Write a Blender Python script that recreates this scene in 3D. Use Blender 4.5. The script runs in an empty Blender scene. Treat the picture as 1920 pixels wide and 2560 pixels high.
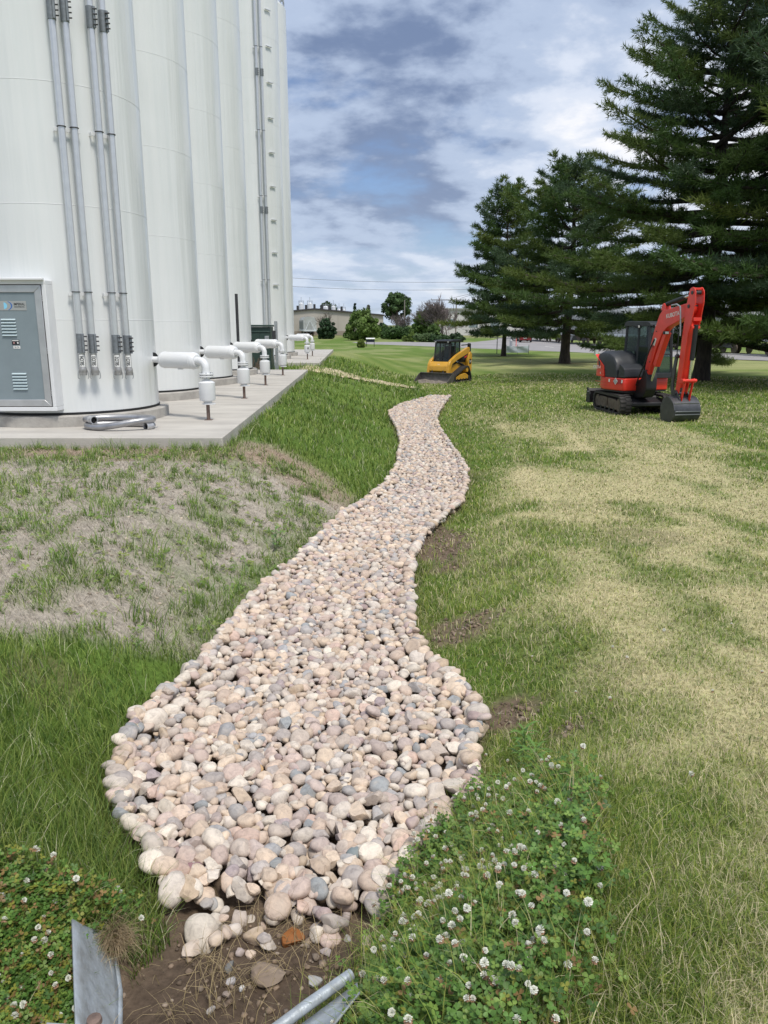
import bpy, bmesh, math, random
import numpy as np
from mathutils import Vector, Matrix, Euler
R = math.radians
random.seed(7); rng = np.random.default_rng(7)
scene = bpy.context.scene
COL = scene.collection

# ------------------------------------------------------------------ camera
CAM_H = 1.6; FPX = 1950.0; PITCH = math.atan((1280-812)/FPX)
cam_d = bpy.data.cameras.new('camera'); cam = bpy.data.objects.new('camera', cam_d); COL.objects.link(cam)
cam.location = (0, 0, CAM_H); cam.rotation_euler = (R(90)-PITCH, 0, 0)
cam_d.sensor_fit = 'VERTICAL'; cam_d.sensor_height = 36; cam_d.sensor_width = 27
cam_d.lens = FPX/2560*36; cam_d.clip_start = 0.05; cam_d.clip_end = 6000
scene.camera = cam

# ------------------------------------------------------------------ sky, sun, exposure
SUN_EL, SUN_AZ = R(62), R(148)          # azimuth clockwise from +Y, where the sun stands
world = bpy.data.worlds.new('World'); scene.world = world; world.use_nodes = True
def build_sky():
    nt = world.node_tree; N = nt.nodes; L = nt.links
    for n in list(N): N.remove(n)
    out = N.new('ShaderNodeOutputWorld'); bg = N.new('ShaderNodeBackground')
    sky = N.new('ShaderNodeTexSky'); sky.sky_type = 'NISHITA'; sky.sun_disc = False
    sky.sun_elevation = SUN_EL; sky.sun_rotation = SUN_AZ; sky.air_density = 1.0; sky.dust_density = 1.5; sky.ozone_density = 1.5
    tc = N.new('ShaderNodeTexCoord'); sep = N.new('ShaderNodeSeparateXYZ'); L.new(tc.outputs['Generated'], sep.inputs[0])
    def m(op, a, b=None, clamp=False):
        n = N.new('ShaderNodeMath'); n.operation = op; n.use_clamp = clamp
        for i, s in enumerate((a, b)):
            if s is None: continue
            if isinstance(s, (int, float)): n.inputs[i].default_value = s
            else: L.new(s, n.inputs[i])
        return n.outputs[0]
    z = m('MAXIMUM', sep.outputs[2], 0.0)
    d = m("ADD", z, 0.24)
    cx = m('DIVIDE', sep.outputs[0], d); cy = m('DIVIDE', sep.outputs[1], d)
    cmb = N.new('ShaderNodeCombineXYZ'); L.new(cx, cmb.inputs[0]); L.new(cy, cmb.inputs[1])
    def noise(scale, detail, rough, off, dist=0.0):
        mp = N.new('ShaderNodeMapping'); L.new(cmb.outputs[0], mp.inputs[0]); mp.inputs['Location'].default_value = off
        n = N.new('ShaderNodeTexNoise'); n.inputs['Scale'].default_value = scale; n.inputs['Detail'].default_value = detail
        n.inputs['Roughness'].default_value = rough; n.inputs['Distortion'].default_value = dist
        L.new(mp.outputs[0], n.inputs['Vector']); return n.outputs['Fac']
    def ramp(src, stops):
        r = N.new('ShaderNodeValToRGB'); L.new(src, r.inputs[0]); e = r.color_ramp.elements
        r.color_ramp.interpolation = 'EASE'
        while len(e) < len(stops): e.new(0.5)
        for q, (p, c) in zip(e, stops): q.position = p; q.color = (c, c, c, 1) if isinstance(c, float) else (*c, 1)
        return r.outputs[0]
    dens = noise(1.9, 12, 0.55, SKY_OFF1, 0.1)
    dens2 = noise(1.9, 12, 0.55, (SKY_OFF1[0]+0.035, SKY_OFF1[1]-0.06, SKY_OFF1[2]+0.02), 0.1)      # towards the sun: lit flanks and shaded bellies
    cover = ramp(dens, [(0.33, 0.0), (0.50, 1.0)])
    big = noise(0.8, 3, 0.5, SKY_OFF2, 0.2)
    puff = noise(4.2, 10, 0.58, SKY_OFF3, 0.15)
    lit = m('MULTIPLY', m('SUBTRACT', dens, dens2), 1.8)
    tone = m('ADD', m('ADD', m('MULTIPLY', m('SUBTRACT', big, 0.5), 2.2), lit), m('MULTIPLY', m('SUBTRACT', puff, 0.5), 0.58))
    tone = m('ADD', tone, 0.44)
    ccol = ramp(tone, [(0.02, SLATE), (0.34, GREYB), (0.58, LIGHT), (0.85, WHITE)])
    # thin milky air near the horizon
    hz = m('POWER', m('SUBTRACT', 1.0, z), 9.0, True)
    skyb = N.new('ShaderNodeMix'); skyb.data_type = 'RGBA'; skyb.blend_type = 'MULTIPLY'; skyb.inputs[0].default_value = 1.0
    L.new(sky.outputs[0], skyb.inputs[6]); skyb.inputs[7].default_value = (0.80, 0.98, 1.28, 1)
    mix = N.new('ShaderNodeMix'); mix.data_type = 'RGBA'; L.new(cover, mix.inputs[0]); L.new(skyb.outputs[2], mix.inputs[6]); L.new(ccol, mix.inputs[7])
    sc = N.new('ShaderNodeVectorMath'); sc.operation = 'SCALE'; sc.inputs['Scale'].default_value = CLOUD_GAIN
    L.new(ccol, sc.inputs[0]); L.new(sc.outputs[0], mix.inputs[7])
    mix2 = N.new('ShaderNodeMix'); mix2.data_type = 'RGBA'; L.new(m('MULTIPLY', hz, 0.75), mix2.inputs[0]); L.new(mix.outputs[2], mix2.inputs[6])
    mix2.inputs[7].default_value = tuple(c*CLOUD_GAIN for c in HORIZ)+(1,)
    L.new(mix2.outputs[2], bg.inputs['Color']); bg.inputs['Strength'].default_value = 0.10
    L.new(bg.outputs[0], out.inputs['Surface'])
SLATE, GREYB, LIGHT, WHITE = (0.17, 0.235, 0.39), (0.44, 0.53, 0.70), (0.68, 0.74, 0.86), (0.96, 0.95, 0.97)
HORIZ = (0.54, 0.63, 0.75); CLOUD_GAIN = 10.6
SKY_OFF1, SKY_OFF2, SKY_OFF3 = ((4.93, 11.63, 19.45), (13.16, 9.65, 6.18), (2.76, 19.97, 15.09))
build_sky()
sun_d = bpy.data.lights.new('sun', 'SUN'); sun_d.energy = 3.0; sun_d.angle = R(12); sun_d.color = (1.0, 0.95, 0.87)
sun = bpy.data.objects.new('sun', sun_d); COL.objects.link(sun)
sd = Vector((math.sin(SUN_AZ)*math.cos(SUN_EL), math.cos(SUN_AZ)*math.cos(SUN_EL), math.sin(SUN_EL)))
sun.rotation_euler = sd.to_track_quat('Z', 'Y').to_euler(); sun.location = (0, -20, 30)
vs = scene.view_settings; vs.view_transform = 'Standard'; vs.look = 'None'; vs.exposure = 0.05; vs.gamma = 1.0; vs.use_curve_mapping = False
scene.cycles.max_bounces = 6; scene.cycles.diffuse_bounces = 3; scene.cycles.glossy_bounces = 3; scene.cycles.transmission_bounces = 4; scene.cycles.transparent_max_bounces = 4

# ------------------------------------------------------------------ helpers
def ray(px, py):
    x = (px-960)/FPX; y = (1280-py)/FPX; c, s = math.cos(PITCH), math.sin(PITCH)
    return (x, c+s*y, -s+c*y)
def gz(px, py, z):                                  # where the photograph's point stands on level z
    d = ray(px, py); t = (z-CAM_H)/d[2]; return (d[0]*t, d[1]*t, z)
def gy(px, py, Y):
    d = ray(px, py); t = Y/d[1]; return (d[0]*t, Y, CAM_H+d[2]*t)
def smooth(a, b, x):
    t = np.clip((x-a)/(b-a), 0, 1); return t*t*(3-2*t)
_perm = np.random.default_rng(3).random((256, 256))
def vnoise(x, y):
    x = np.asarray(x, float); y = np.asarray(y, float)
    xi = np.floor(x).astype(int); yi = np.floor(y).astype(int); xf = x-xi; yf = y-yi
    u = xf*xf*(3-2*xf); v = yf*yf*(3-2*yf)
    g = lambda a, b: _perm[a & 255, b & 255]
    return (g(xi, yi)*(1-u)+g(xi+1, yi)*u)*(1-v)+(g(xi, yi+1)*(1-u)+g(xi+1, yi+1)*u)*v
def fbm(x, y, oct=4, rough=0.5):
    s = 0; a = 1; t = 0; x = np.asarray(x, float); y = np.asarray(y, float)
    for i in range(oct):
        s = s+a*vnoise(x*2**i+17.3*i, y*2**i+9.1*i); t += a; a *= rough
    return s/t

def tag(o, label=None, cat=None, group=None, kind=None):
    if label: o['label'] = label
    if cat: o['category'] = cat
    if group: o['group'] = group
    if kind: o['kind'] = kind
    return o
def empty(name, loc=(0, 0, 0), rz=0.0):
    o = bpy.data.objects.new(name, None); COL.objects.link(o); o.location = loc; o.rotation_euler = (0, 0, rz); o.empty_display_size = 0.2
    return o
def copy_tree(o, parent=None):
    c = o.copy(); COL.objects.link(c)
    if parent is not None: c.parent = parent
    for ch in list(o.children): copy_tree(ch, c)
    return c
def mesh_np(name, V, F, mat=None, parent=None, smooth_=False, col=None, loc=None):
    V = np.ascontiguousarray(V, dtype=np.float32); F = np.ascontiguousarray(F, dtype=np.int32)
    me = bpy.data.meshes.new(name); n = F.shape[1]
    me.vertices.add(len(V)); me.vertices.foreach_set('co', V.ravel())
    me.loops.add(F.size); me.loops.foreach_set('vertex_index', F.ravel())
    me.polygons.add(len(F)); me.polygons.foreach_set('loop_start', np.arange(0, F.size, n, dtype=np.int32))
    try: me.polygons.foreach_set('loop_total', np.full(len(F), n, dtype=np.int32))
    except Exception: pass
    if smooth_: me.polygons.foreach_set('use_smooth', np.ones(len(F), dtype=bool))
    me.update(calc_edges=True); me.validate()
    if col is not None:
        a = me.color_attributes.new('Col', 'FLOAT_COLOR', 'POINT')
        c = np.ones((len(V), 4), np.float32); c[:, :3] = col; a.data.foreach_set('color', c.ravel())
    if mat: me.materials.append(mat)
    o = bpy.data.objects.new(name, me); COL.objects.link(o)
    if parent is not None: o.parent = parent
    if loc: o.location = loc
    return o

class MB:
    def __init__(s): s.v = []; s.f = []
    def add(s, V, F):
        b = len(s.v); s.v += [tuple(p) for p in V]; s.f += [tuple(b+i for i in q) for q in F]; return s
    def box(s, c, d, rot=None):
        x, y, z = d[0]/2, d[1]/2, d[2]/2
        V = [Vector(p) for p in ((-x,-y,-z),(x,-y,-z),(x,y,-z),(-x,y,-z),(-x,-y,z),(x,-y,z),(x,y,z),(-x,y,z))]
        if rot: M = Euler(rot).to_matrix(); V = [M @ p for p in V]
        c = Vector(c)
        return s.add([p+c for p in V], [(0,3,2,1),(4,5,6,7),(0,1,5,4),(1,2,6,5),(2,3,7,6),(3,0,4,7)])
    def prism(s, poly, lo, hi, axis='y'):
        n = len(poly); V = []
        for w in (lo, hi):
            for a, b in poly: V.append({'y': (a, w, b), 'z': (a, b, w), 'x': (w, a, b)}[axis])
        area = sum(poly[i][0]*poly[(i+1) % n][1]-poly[(i+1) % n][0]*poly[i][1] for i in range(n))
        flip = (area > 0) ^ (axis == 'y')
        F = [tuple(range(n))[::-1], tuple(range(n, 2*n))]+[(i, (i+1) % n, n+(i+1) % n, n+i) for i in range(n)]
        if not flip: F = [q[::-1] for q in F]
        return s.add(V, F)
    def tube(s, pts, r, seg=8, cap=True, closed=False):
        pts = [Vector(p) for p in pts]; n = len(pts); V = []; F = []
        rr = r if isinstance(r, (list, tuple)) else [r]*n
        prev = None
        for i, p in enumerate(pts):
            if closed: t = pts[(i+1) % n]-pts[i-1]
            else: t = pts[min(i+1, n-1)]-pts[max(i-1, 0)]
            t.normalize()
            if prev is None:
                a = Vector((0, 0, 1)) if abs(t.z) < 0.9 else Vector((1, 0, 0)); u = t.cross(a).normalized()
            else: u = (prev-t*prev.dot(t)).normalized()
            prev = u; w = t.cross(u)
            for k in range(seg):
                an = 2*math.pi*k/seg; V.append(p+(u*math.cos(an)+w*math.sin(an))*rr[i])
        m_ = n if closed else n-1
        for i in range(m_):
            j = (i+1) % n
            for k in range(seg): F.append((i*seg+k, i*seg+(k+1) % seg, j*seg+(k+1) % seg, j*seg+k))
        if cap and not closed: F += [tuple(range(seg))[::-1], tuple((n-1)*seg+k for k in range(seg))]
        return s.add(V, F)
    def cyl(s, p0, p1, r, seg=16, r2=None): return s.tube([p0, p1], [r, r if r2 is None else r2], seg)
    def lathe(s, prof, seg=32, c=(0, 0, 0), M=None):
        V = []; F = []; n = len(prof)
        for r, z in prof:
            for k in range(seg):
                a = 2*math.pi*k/seg; p = Vector((r*math.cos(a), r*math.sin(a), z))
                if M: p = M @ p
                V.append(p+Vector(c))
        for i in range(n-1):
            for k in range(seg): F.append((i*seg+k, i*seg+(k+1) % seg, (i+1)*seg+(k+1) % seg, (i+1)*seg+k))
        if prof[0][0] > 1e-6: F.append(tuple(range(seg))[::-1])
        if prof[-1][0] > 1e-6: F.append(tuple((n-1)*seg+k for k in range(seg)))
        return s.add(V, F)
    def loft(s, rings, cap=True):
        n = len(rings[0]); V = [p for r in rings for p in r]; F = []
        for i in range(len(rings)-1):
            for k in range(n): F.append((i*n+k, i*n+(k+1) % n, (i+1)*n+(k+1) % n, (i+1)*n+k))
        if cap: F += [tuple(range(n))[::-1], tuple((len(rings)-1)*n+k for k in range(n))]
        return s.add(V, F)
    def data(s, name, mat, sm=35):
        me = bpy.data.meshes.new(name); me.from_pydata([tuple(p) for p in s.v], [], s.f); me.update()
        bm = bmesh.new(); bm.from_mesh(me); bmesh.ops.recalc_face_normals(bm, faces=bm.faces); bm.to_mesh(me); bm.free()
        if mat: me.materials.append(mat)
        if sm: me.shade_smooth(); me.set_sharp_from_angle(angle=R(sm))
        return me
    def build(s, name, mat, parent=None, bevel=0.0, sm=35, loc=None, rot=None, seg=2):
        o = bpy.data.objects.new(name, s.data(name, mat, sm)); COL.objects.link(o)
        if parent is not None: o.parent = parent
        if loc is not None: o.location = loc
        if rot is not None: o.rotation_euler = rot
        if bevel:
            b = o.modifiers.new('bevel', 'BEVEL'); b.width = bevel; b.segments = seg; b.limit_method = 'ANGLE'; b.angle_limit = R(30)
        return o
def text(name, s, size, mat, parent, M, depth=0.0, sx=1.0, align='CENTER'):
    cu = bpy.data.curves.new(name, 'FONT'); cu.body = s; cu.size = size; cu.align_x = align; cu.align_y = 'CENTER'; cu.extrude = depth; cu.offset = 0.012*size
    t = bpy.data.objects.new(name, cu); COL.objects.link(t)
    dg = bpy.context.evaluated_depsgraph_get(); me = bpy.data.meshes.new_from_object(t.evaluated_get(dg))
    bpy.data.objects.remove(t); bpy.data.curves.remove(cu)
    me.transform(M @ Matrix.Diagonal((sx, 1, 1, 1))); me.materials.clear(); me.materials.append(mat); me.name = name
    o = bpy.data.objects.new(name, me); COL.objects.link(o); o.parent = parent
    return o

# ------------------------------------------------------------------ materials
def mat(name, col, rough=0.5, metal=0.0, var=0.0, vscale=6.0, bump=0.0, bscale=40.0, col2=None, spec=0.5, coat=0.0, stretch=None, coords='Object', detail=6):
    m = bpy.data.materials.new(name); m.use_nodes = True; nt = m.node_tree; N = nt.nodes; L = nt.links; b = N['Principled BSDF']
    b.inputs['Base Color'].default_value = (*col, 1); b.inputs['Roughness'].default_value = rough; b.inputs['Metallic'].default_value = metal
    b.inputs['Specular IOR Level'].default_value = spec; b.inputs['Coat Weight'].default_value = coat
    if var or bump:
        tc = N.new('ShaderNodeTexCoord'); mp = N.new('ShaderNodeMapping'); L.new(tc.outputs[coords], mp.inputs[0])
        if stretch: mp.inputs['Scale'].default_value = stretch
        if var:
            n = N.new('ShaderNodeTexNoise'); n.inputs['Scale'].default_value = vscale; n.inputs['Detail'].default_value = detail; n.inputs['Roughness'].default_value = 0.6
            L.new(mp.outputs[0], n.inputs['Vector'])
            r = N.new('ShaderNodeValToRGB'); L.new(n.outputs['Fac'], r.inputs[0]); e = r.color_ramp.elements
            e[0].position = 0.33; e[1].position = 0.67
            c2 = col2 if col2 else tuple(c*(1-var) for c in col); e[0].color = (*c2, 1)
            e[1].color = (*col, 1) if col2 else (*[min(1, c*(1+var*0.6)) for c in col], 1)
            L.new(r.outputs[0], b.inputs['Base Color'])
        if bump:
            n2 = N.new('ShaderNodeTexNoise'); n2.inputs['Scale'].default_value = bscale; n2.inputs['Detail'].default_value = 5
            L.new(mp.outputs[0], n2.inputs['Vector']); bp = N.new('ShaderNodeBump'); bp.inputs['Strength'].default_value = bump; bp.inputs['Distance'].default_value = 0.02
            L.new(n2.outputs['Fac'], bp.inputs['Height']); L.new(bp.outputs[0], b.inputs['Normal'])
    return m
def attr_mat(name, rough=0.7, trans=0.0, nscale=0.0, namt=0.0, bump=0.0, bscale=30.0, spec=0.3, tint=(1, 1, 1)):
    m = bpy.data.materials.new(name); m.use_nodes = True; nt = m.node_tree; N = nt.nodes; L = nt.links; b = N['Principled BSDF']
    a = N.new('ShaderNodeVertexColor'); a.layer_name = 'Col'; src = a.outputs[0]
    b.inputs['Roughness'].default_value = rough; b.inputs['Specular IOR Level'].default_value = spec
    tc = N.new('ShaderNodeTexCoord')
    if namt:
        n = N.new('ShaderNodeTexNoise'); n.inputs['Scale'].default_value = nscale; n.inputs['Detail'].default_value = 8; n.inputs['Roughness'].default_value = 0.7
        L.new(tc.outputs['Object'], n.inputs['Vector'])
        mr = N.new('ShaderNodeMapRange'); mr.inputs[1].default_value = 0.25; mr.inputs[2].default_value = 0.75; mr.inputs[3].default_value = 1-namt; mr.inputs[4].default_value = 1+namt
        L.new(n.outputs['Fac'], mr.inputs[0]); vm = N.new('ShaderNodeVectorMath'); vm.operation = 'SCALE'; L.new(src, vm.inputs[0]); L.new(mr.outputs[0], vm.inputs['Scale']); src = vm.outputs[0]
    L.new(src, b.inputs['Base Color'])
    if bump:
        n2 = N.new('ShaderNodeTexNoise'); n2.inputs['Scale'].default_value = bscale; n2.inputs['Detail'].default_value = 6; L.new(tc.outputs['Object'], n2.inputs['Vector'])
        bp = N.new('ShaderNodeBump'); bp.inputs['Strength'].default_value = bump; bp.inputs['Distance'].default_value = 0.03; L.new(n2.outputs['Fac'], bp.inputs['Height']); L.new(bp.outputs[0], b.inputs['Normal'])
    if trans:
        t = N.new('ShaderNodeBsdfTranslucent'); L.new(src, t.inputs[0]); mx = N.new('ShaderNodeMixShader'); mx.inputs[0].default_value = trans
        L.new(b.outputs[0], mx.inputs[1]); L.new(t.outputs[0], mx.inputs[2]); L.new(mx.outputs[0], N['Material Output'].inputs['Surface'])
    return m
def glass_mat(name, tint=(0.55, 0.66, 0.62), rough=0.03, opac=0.35):
    m = bpy.data.materials.new(name); m.use_nodes = True; nt = m.node_tree; N = nt.nodes; L = nt.links; b = N['Principled BSDF']
    b.inputs['Base Color'].default_value = (0.02, 0.03, 0.03, 1); b.inputs['Roughness'].default_value = rough; b.inputs['Specular IOR Level'].default_value = 0.8
    t = N.new('ShaderNodeBsdfTransparent'); t.inputs[0].default_value = (*tint, 1); mx = N.new('ShaderNodeMixShader'); mx.inputs[0].default_value = opac
    L.new(t.outputs[0], mx.inputs[1]); L.new(b.outputs[0], mx.inputs[2]); L.new(mx.outputs[0], N['Material Output'].inputs['Surface'])
    return m

# ------------------------------------------------------------------ lie of the land
# drainage channel: (row in the photograph, left edge, right edge)
_rows = [(855,930,974),(870,868,960),(887,838,950),(900,842,945),(920,855,950),(950,862,970),(1000,855,1010),(1040,830,1012),(1080,780,1000),(1100,740,975),(1150,690,920),(1200,635,896),(1250,575,895),(1300,520,897),(1350,480,900),(1400,440,925),(1450,395,985),(1500,330,1040),(1550,272,1050),(1600,255,1030),(1650,240,1035),(1700,232,1040),(1750,250,985),(1800,292,930),(1850,322,895),(1900,345,862),(1950,362,835),(1990,375,815)]
def zbed(Y): return np.interp(Y, [-5, 0, 2.4, 5, 10, 20, 29, 41, 55, 70], [-.62, -.62, -.60, -.66, -.80, -.95, -1.05, -1.26, -1.12, -1.0])
def zlawn(Y): return np.interp(Y, [-60, 0, 2, 4, 6, 9, 12, 16, 22, 32, 41, 55, 70, 4000], [0, -.02, -.10, -.26, -.40, -.54, -.64, -.73, -.82, -.98, -1.12, -1.05, -1.0, -1.0])
def zleft(Y): return np.interp(Y, [-60, 0, 2, 4, 7, 11, 54, 68, 80, 4000], [0, -.02, -.12, -.22, -.2, -.17, -.17, -.8, -1.0, -1.0])
_cy, _cl, _cr = [], [], []
S_ = 1920/1659
for r_, l_, q_ in _rows:
    Y = 8.0
    for _ in range(12): Y = gz(960, r_*S_, float(zbed(Y))+0.11)[1]
    z_ = float(zbed(Y))+0.11
    _cy.append(Y); _cl.append(gz(l_*S_, r_*S_, z_)[0]); _cr.append(gz(q_*S_, r_*S_, z_)[0])
o_ = np.argsort(_cy); _cy = np.array(_cy)[o_]; _cl = np.array(_cl)[o_]; _cr = np.array(_cr)[o_]
CH_Y0, CH_Y1 = _cy[0], _cy[-1]
_ey = np.concatenate([[-60, 0.0, 1.6, 2.0, 2.25], _cy, [36, 45, 60, 80, 4000]])
_el = np.concatenate([[-.9, -.9, -.92, -.92, -.84], _cl, [1.6, 2.0, 2.0, 2, 2]]); _er = np.concatenate([[-.4, -.4, -.46, -.33, -.12], _cr, [3.2, 4.4, 5, 5, 5]])
def chl(Y): return np.interp(Y, _ey, _el)
def chr_(Y): return np.interp(Y, _ey, _er)
def xpad(Y): return -2.36-0.0243*(Y-11.3)
def terrain(x, y, rough=True):
    x = np.asarray(x, float); y = np.asarray(y, float)
    b = zbed(y); l = chl(y); r = chr_(y)
    W = np.where(y > 11, np.clip(l-xpad(y)-.15, .8, 6.0), np.interp(y, [0, 3, 11], [.55, .9, 2.2]))
    zl = b+(zleft(y)-b)*smooth(0, 1, (l-x)/W)
    Wr = np.interp(y, [0, 3, 6, 20, 40], [.7, .8, 1.1, 1.4, 6.])
    zr = b+(zlawn(y)-b)*smooth(0, 1, (x-r)/Wr)
    z = np.where(x < (l+r)/2, zl, zr)
    z = z-.055*smooth(.0, .16, np.minimum(x-l, r-x))*smooth(2.3, 2.7, y)*smooth(CH_Y1, CH_Y1-3, y)
    far = smooth(55, 75, y); z = z*(1-far)+(-1.0)*far
    behind = smooth(0.4, -1.5, y); z = z*(1-behind)+0.0*behind
    # gentle unevenness of the lawn
    und = (fbm(x*.5, y*.5, 3)-.5)*.10*smooth(.2, 2.5, np.maximum(x-r, l-x))*smooth(80, 40, y)
    und = und*np.where((x < xpad(y)+.3) & (y > 10.5) & (y < 56), 0, 1)
    z = z+und
    if rough: z = z+(fbm(x*6, y*6, 3)-.5)*.03*smooth(30, 10, y)*np.where((x < xpad(y)+.1) & (y > 11.2) & (y < 56), 0, 1)
    return z
def tz(x, y): return float(terrain(np.array([x]), np.array([y]))[0])
# ------------------------------------------------------------------ what grows where
def xmat(Y): return np.interp(Y, [4.3, 4.6, 5.0, 6.35, 8.6, 10.4, 11.3, 12.6], [-3.0, -2.2, -1.45, -.88, -.68, -.66, -1.2, -2.2])
def zones(x, y):
    l = chl(y); r = chr_(y)
    inch = smooth(-.10, .06, np.minimum(x-l, r-x))*np.where(y < CH_Y1-.3, 1, 0)*np.where(y > 0.2, 1, 0)
    n1 = fbm(x*1.3+5, y*1.3, 4); n2 = fbm(x*.38+2, y*.26+9, 3); n3 = fbm(x*3.1, y*3.1+40, 3)
    mat_ = smooth(-.45, .5, xmat(y)-x+(n1-.5)*1.7)*smooth(3.7, 5.5, y+(n1-.5)*3.0+(n2-.5)*2.2)*smooth(13.2, 11.6, y)
    mat_ = np.maximum(mat_, np.where((x < xpad(y)+.02) & (y > 11) & (y < 29), 1, 0))
    mat_ = mat_*(.55+.45*smooth(.62, .42, fbm(x*2.1+31, y*2.1+7, 3)))
    soil = inch.copy()
    for cx, cy, rx, ry, s in ((.62, 8.1, .40, 1.15, 1.), (.55, 5.45, .34, .30, .9), (.72, 4.15, .20, .22, 1.), (.95, 3.6, .12, .12, .6), (1.25, 12.6, .5, .8, .45), (-.1, 9.2, .2, .6, .6), (-.92, 2.15, .22, .5, 1.), (-.85, 2.4, .14, .25, 1.), (-2.0, 4.2, .3, .25, .5), (1.05, 6.7, .25, .2, .5), (3.3, 5.1, .5, .25, .55), (2.6, 7.6, .5, .5, .4)):
        d = np.hypot((x-cx)/rx, (y-cy)/ry)+(n3-.5)*.9
        soil = np.maximum(soil, s*smooth(1.1, .7, d))
    right = smooth(.0, .5, x-r)
    dry = smooth(.40, .60, n2+(n1-.5)*.42)*right
    # broad worn, sun-bleached middle of the lawn
    worn = np.exp(-(((x-2.9)/2.3)**2+((y-8.2)/4.6)**2))*.55+np.exp(-(((x-3.2)/1.6)**2+((y-3.9)/1.1)**2))*.35
    near_edge = smooth(.1, 1.0, x-r)
    fine_ = smooth(.35, .65, fbm(x*2.3+11, y*1.5+3, 3))
    dry = np.clip(dry*.62*near_edge+worn*right*(.25+n1+.5*fine_)*1.3+.28*fine_*near_edge, 0, 1)
    dry = np.where(right > 0, np.clip((dry-.18)*.98, 0, 1), dry)
    tracks = np.exp(-((x-(2.2+.10*(y-12)))/.18)**2)+np.exp(-((x-(3.6+.10*(y-12)))/.18)**2)
    dry = np.clip(dry+tracks*.35*smooth(9, 14, y)*smooth(24, 19, y)*n1*1.6, 0, 1)
    dry = dry*smooth(27, 15, y)+smooth(25, 40, y)*.25*smooth(.45, .65, n2)*np.where(y < 400, 1, 0)
    strip = smooth(47, 51, y-.0*x)*smooth(70, 58, y)*smooth(2, 9, x)
    dry = np.clip(np.maximum(dry, strip*(.15+n1*.5)), 0, 1)
    return dict(inch=inch, mat=mat_*(1-inch), soil=soil, dry=dry, right=right, n1=n1, n2=n2, n3=n3)
GREEN = np.array((.095, .155, .030)); GREEN2 = np.array((.165, .215, .050)); DRY = np.array((.52, .455, .265)); SOIL = np.array((.155, .115, .082)); MATC = np.array((.40, .355, .30)); LITTER = np.array((.13, .085, .05))
PINES = []          # filled below: (x, y, crown radius)
def mixc(a, b, t): return a+(b-a)*t[..., None]
def ground_colour(x, y):
    Z = zones(x, y)
    c = np.broadcast_to(GREEN, x.shape+(3,)).copy()
    c = mixc(c, GREEN2, smooth(.4, .7, Z['n1'])*.6)
    far = smooth(18, 34, y)
    c = mixc(c, np.array((.120, .185, .038)), far*.85)
    stripe = (.5+.5*np.sin((x*.97+y*.22)*2*math.pi/1.9))*smooth(22, 34, y)*smooth(85, 60, y)
    c = mixc(c, np.array((.205, .250, .070)), stripe*.65)
    c = mixc(c, DRY, Z['dry']*.9)
    c = mixc(c, MATC, Z['mat'])
    redsoil = smooth(10.2, 11.2, y+(Z['n1']-.5)*1.4)*smooth(13, 11.9, y)*Z['mat']
    c = mixc(c, np.array((.30, .215, .150)), redsoil*.8)
    c = mixc(c, SOIL, Z['soil'])
    wet = smooth(2.65, 2.3, y)*Z['inch']
    c = mixc(c, np.array((.085, .062, .045)), wet)
    for px_, py_, pr_ in PINES:
        d = np.hypot(x-px_, y-py_)/pr_; c = mixc(c, LITTER, smooth(.30, .05, d+(Z['n1']-.5)*.15)*.7)
    yard = smooth(150, 175, y)*smooth(.40, .6, fbm(x*.03, y*.06, 2)); c = mixc(c, np.array((.22, .20, .10)), yard*.7)
    return c
PX = [gz(1261, 891, -1.03), gz(1414, 908, -1.04), gz(1753, 949, -1.03), gz(2080, 972, -1.0)]
PINES = [(PX[0][0], PX[0][1], 5.0), (PX[1][0], PX[1][1], 6.0), (PX[2][0], PX[2][1], 7.5), (PX[3][0], PX[3][1], 7.0)]

def axis_steps(parts, geo_to, geo_n, both=False):
    a = np.concatenate([np.arange(lo, hi, st) for lo, hi, st in parts]); hi = parts[-1][1]; st = parts[-1][2]
    g = hi+np.geomspace(st, geo_to-hi, geo_n); a = np.concatenate([a, [hi], g])
    if both:
        lo = parts[0][0]; st = parts[0][2]; gl = lo-np.geomspace(st, geo_to+lo, geo_n)[::-1]; a = np.concatenate([gl, a])
    return np.unique(a)
def build_ground():
    ys = np.concatenate([[-4000, -1000, -300, -100, -40, -20, -10, -5, -2.5, -1.2, -.6], axis_steps([(0, 1.4, .1), (1.4, 12, .08), (12, 32, .2), (32, 72, .5)], 4500, 60)])
    xs = axis_steps([(-7, 9, .10)], 4500, 48, True)
    X, Y = np.meshgrid(xs, ys); Z = terrain(X, Y); C = ground_colour(X, Y)
    n, m = X.shape; i = np.arange((n-1)*(m-1)); a = (i//(m-1))*m+i % (m-1)
    F = np.stack([a, a+1, a+m+1, a+m], 1)
    o = mesh_np('ground', np.stack([X, Y, Z], -1).reshape(-1, 3), F, attr_mat('ground_soil_and_turf', .95, 0, 26., .42, .7, 22., .1), None, True, C.reshape(-1, 3))
    tag(o, 'grassy ground sloping from the silo pads down to the drainage channel and lawn', None, None, 'structure')
build_ground()

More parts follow.
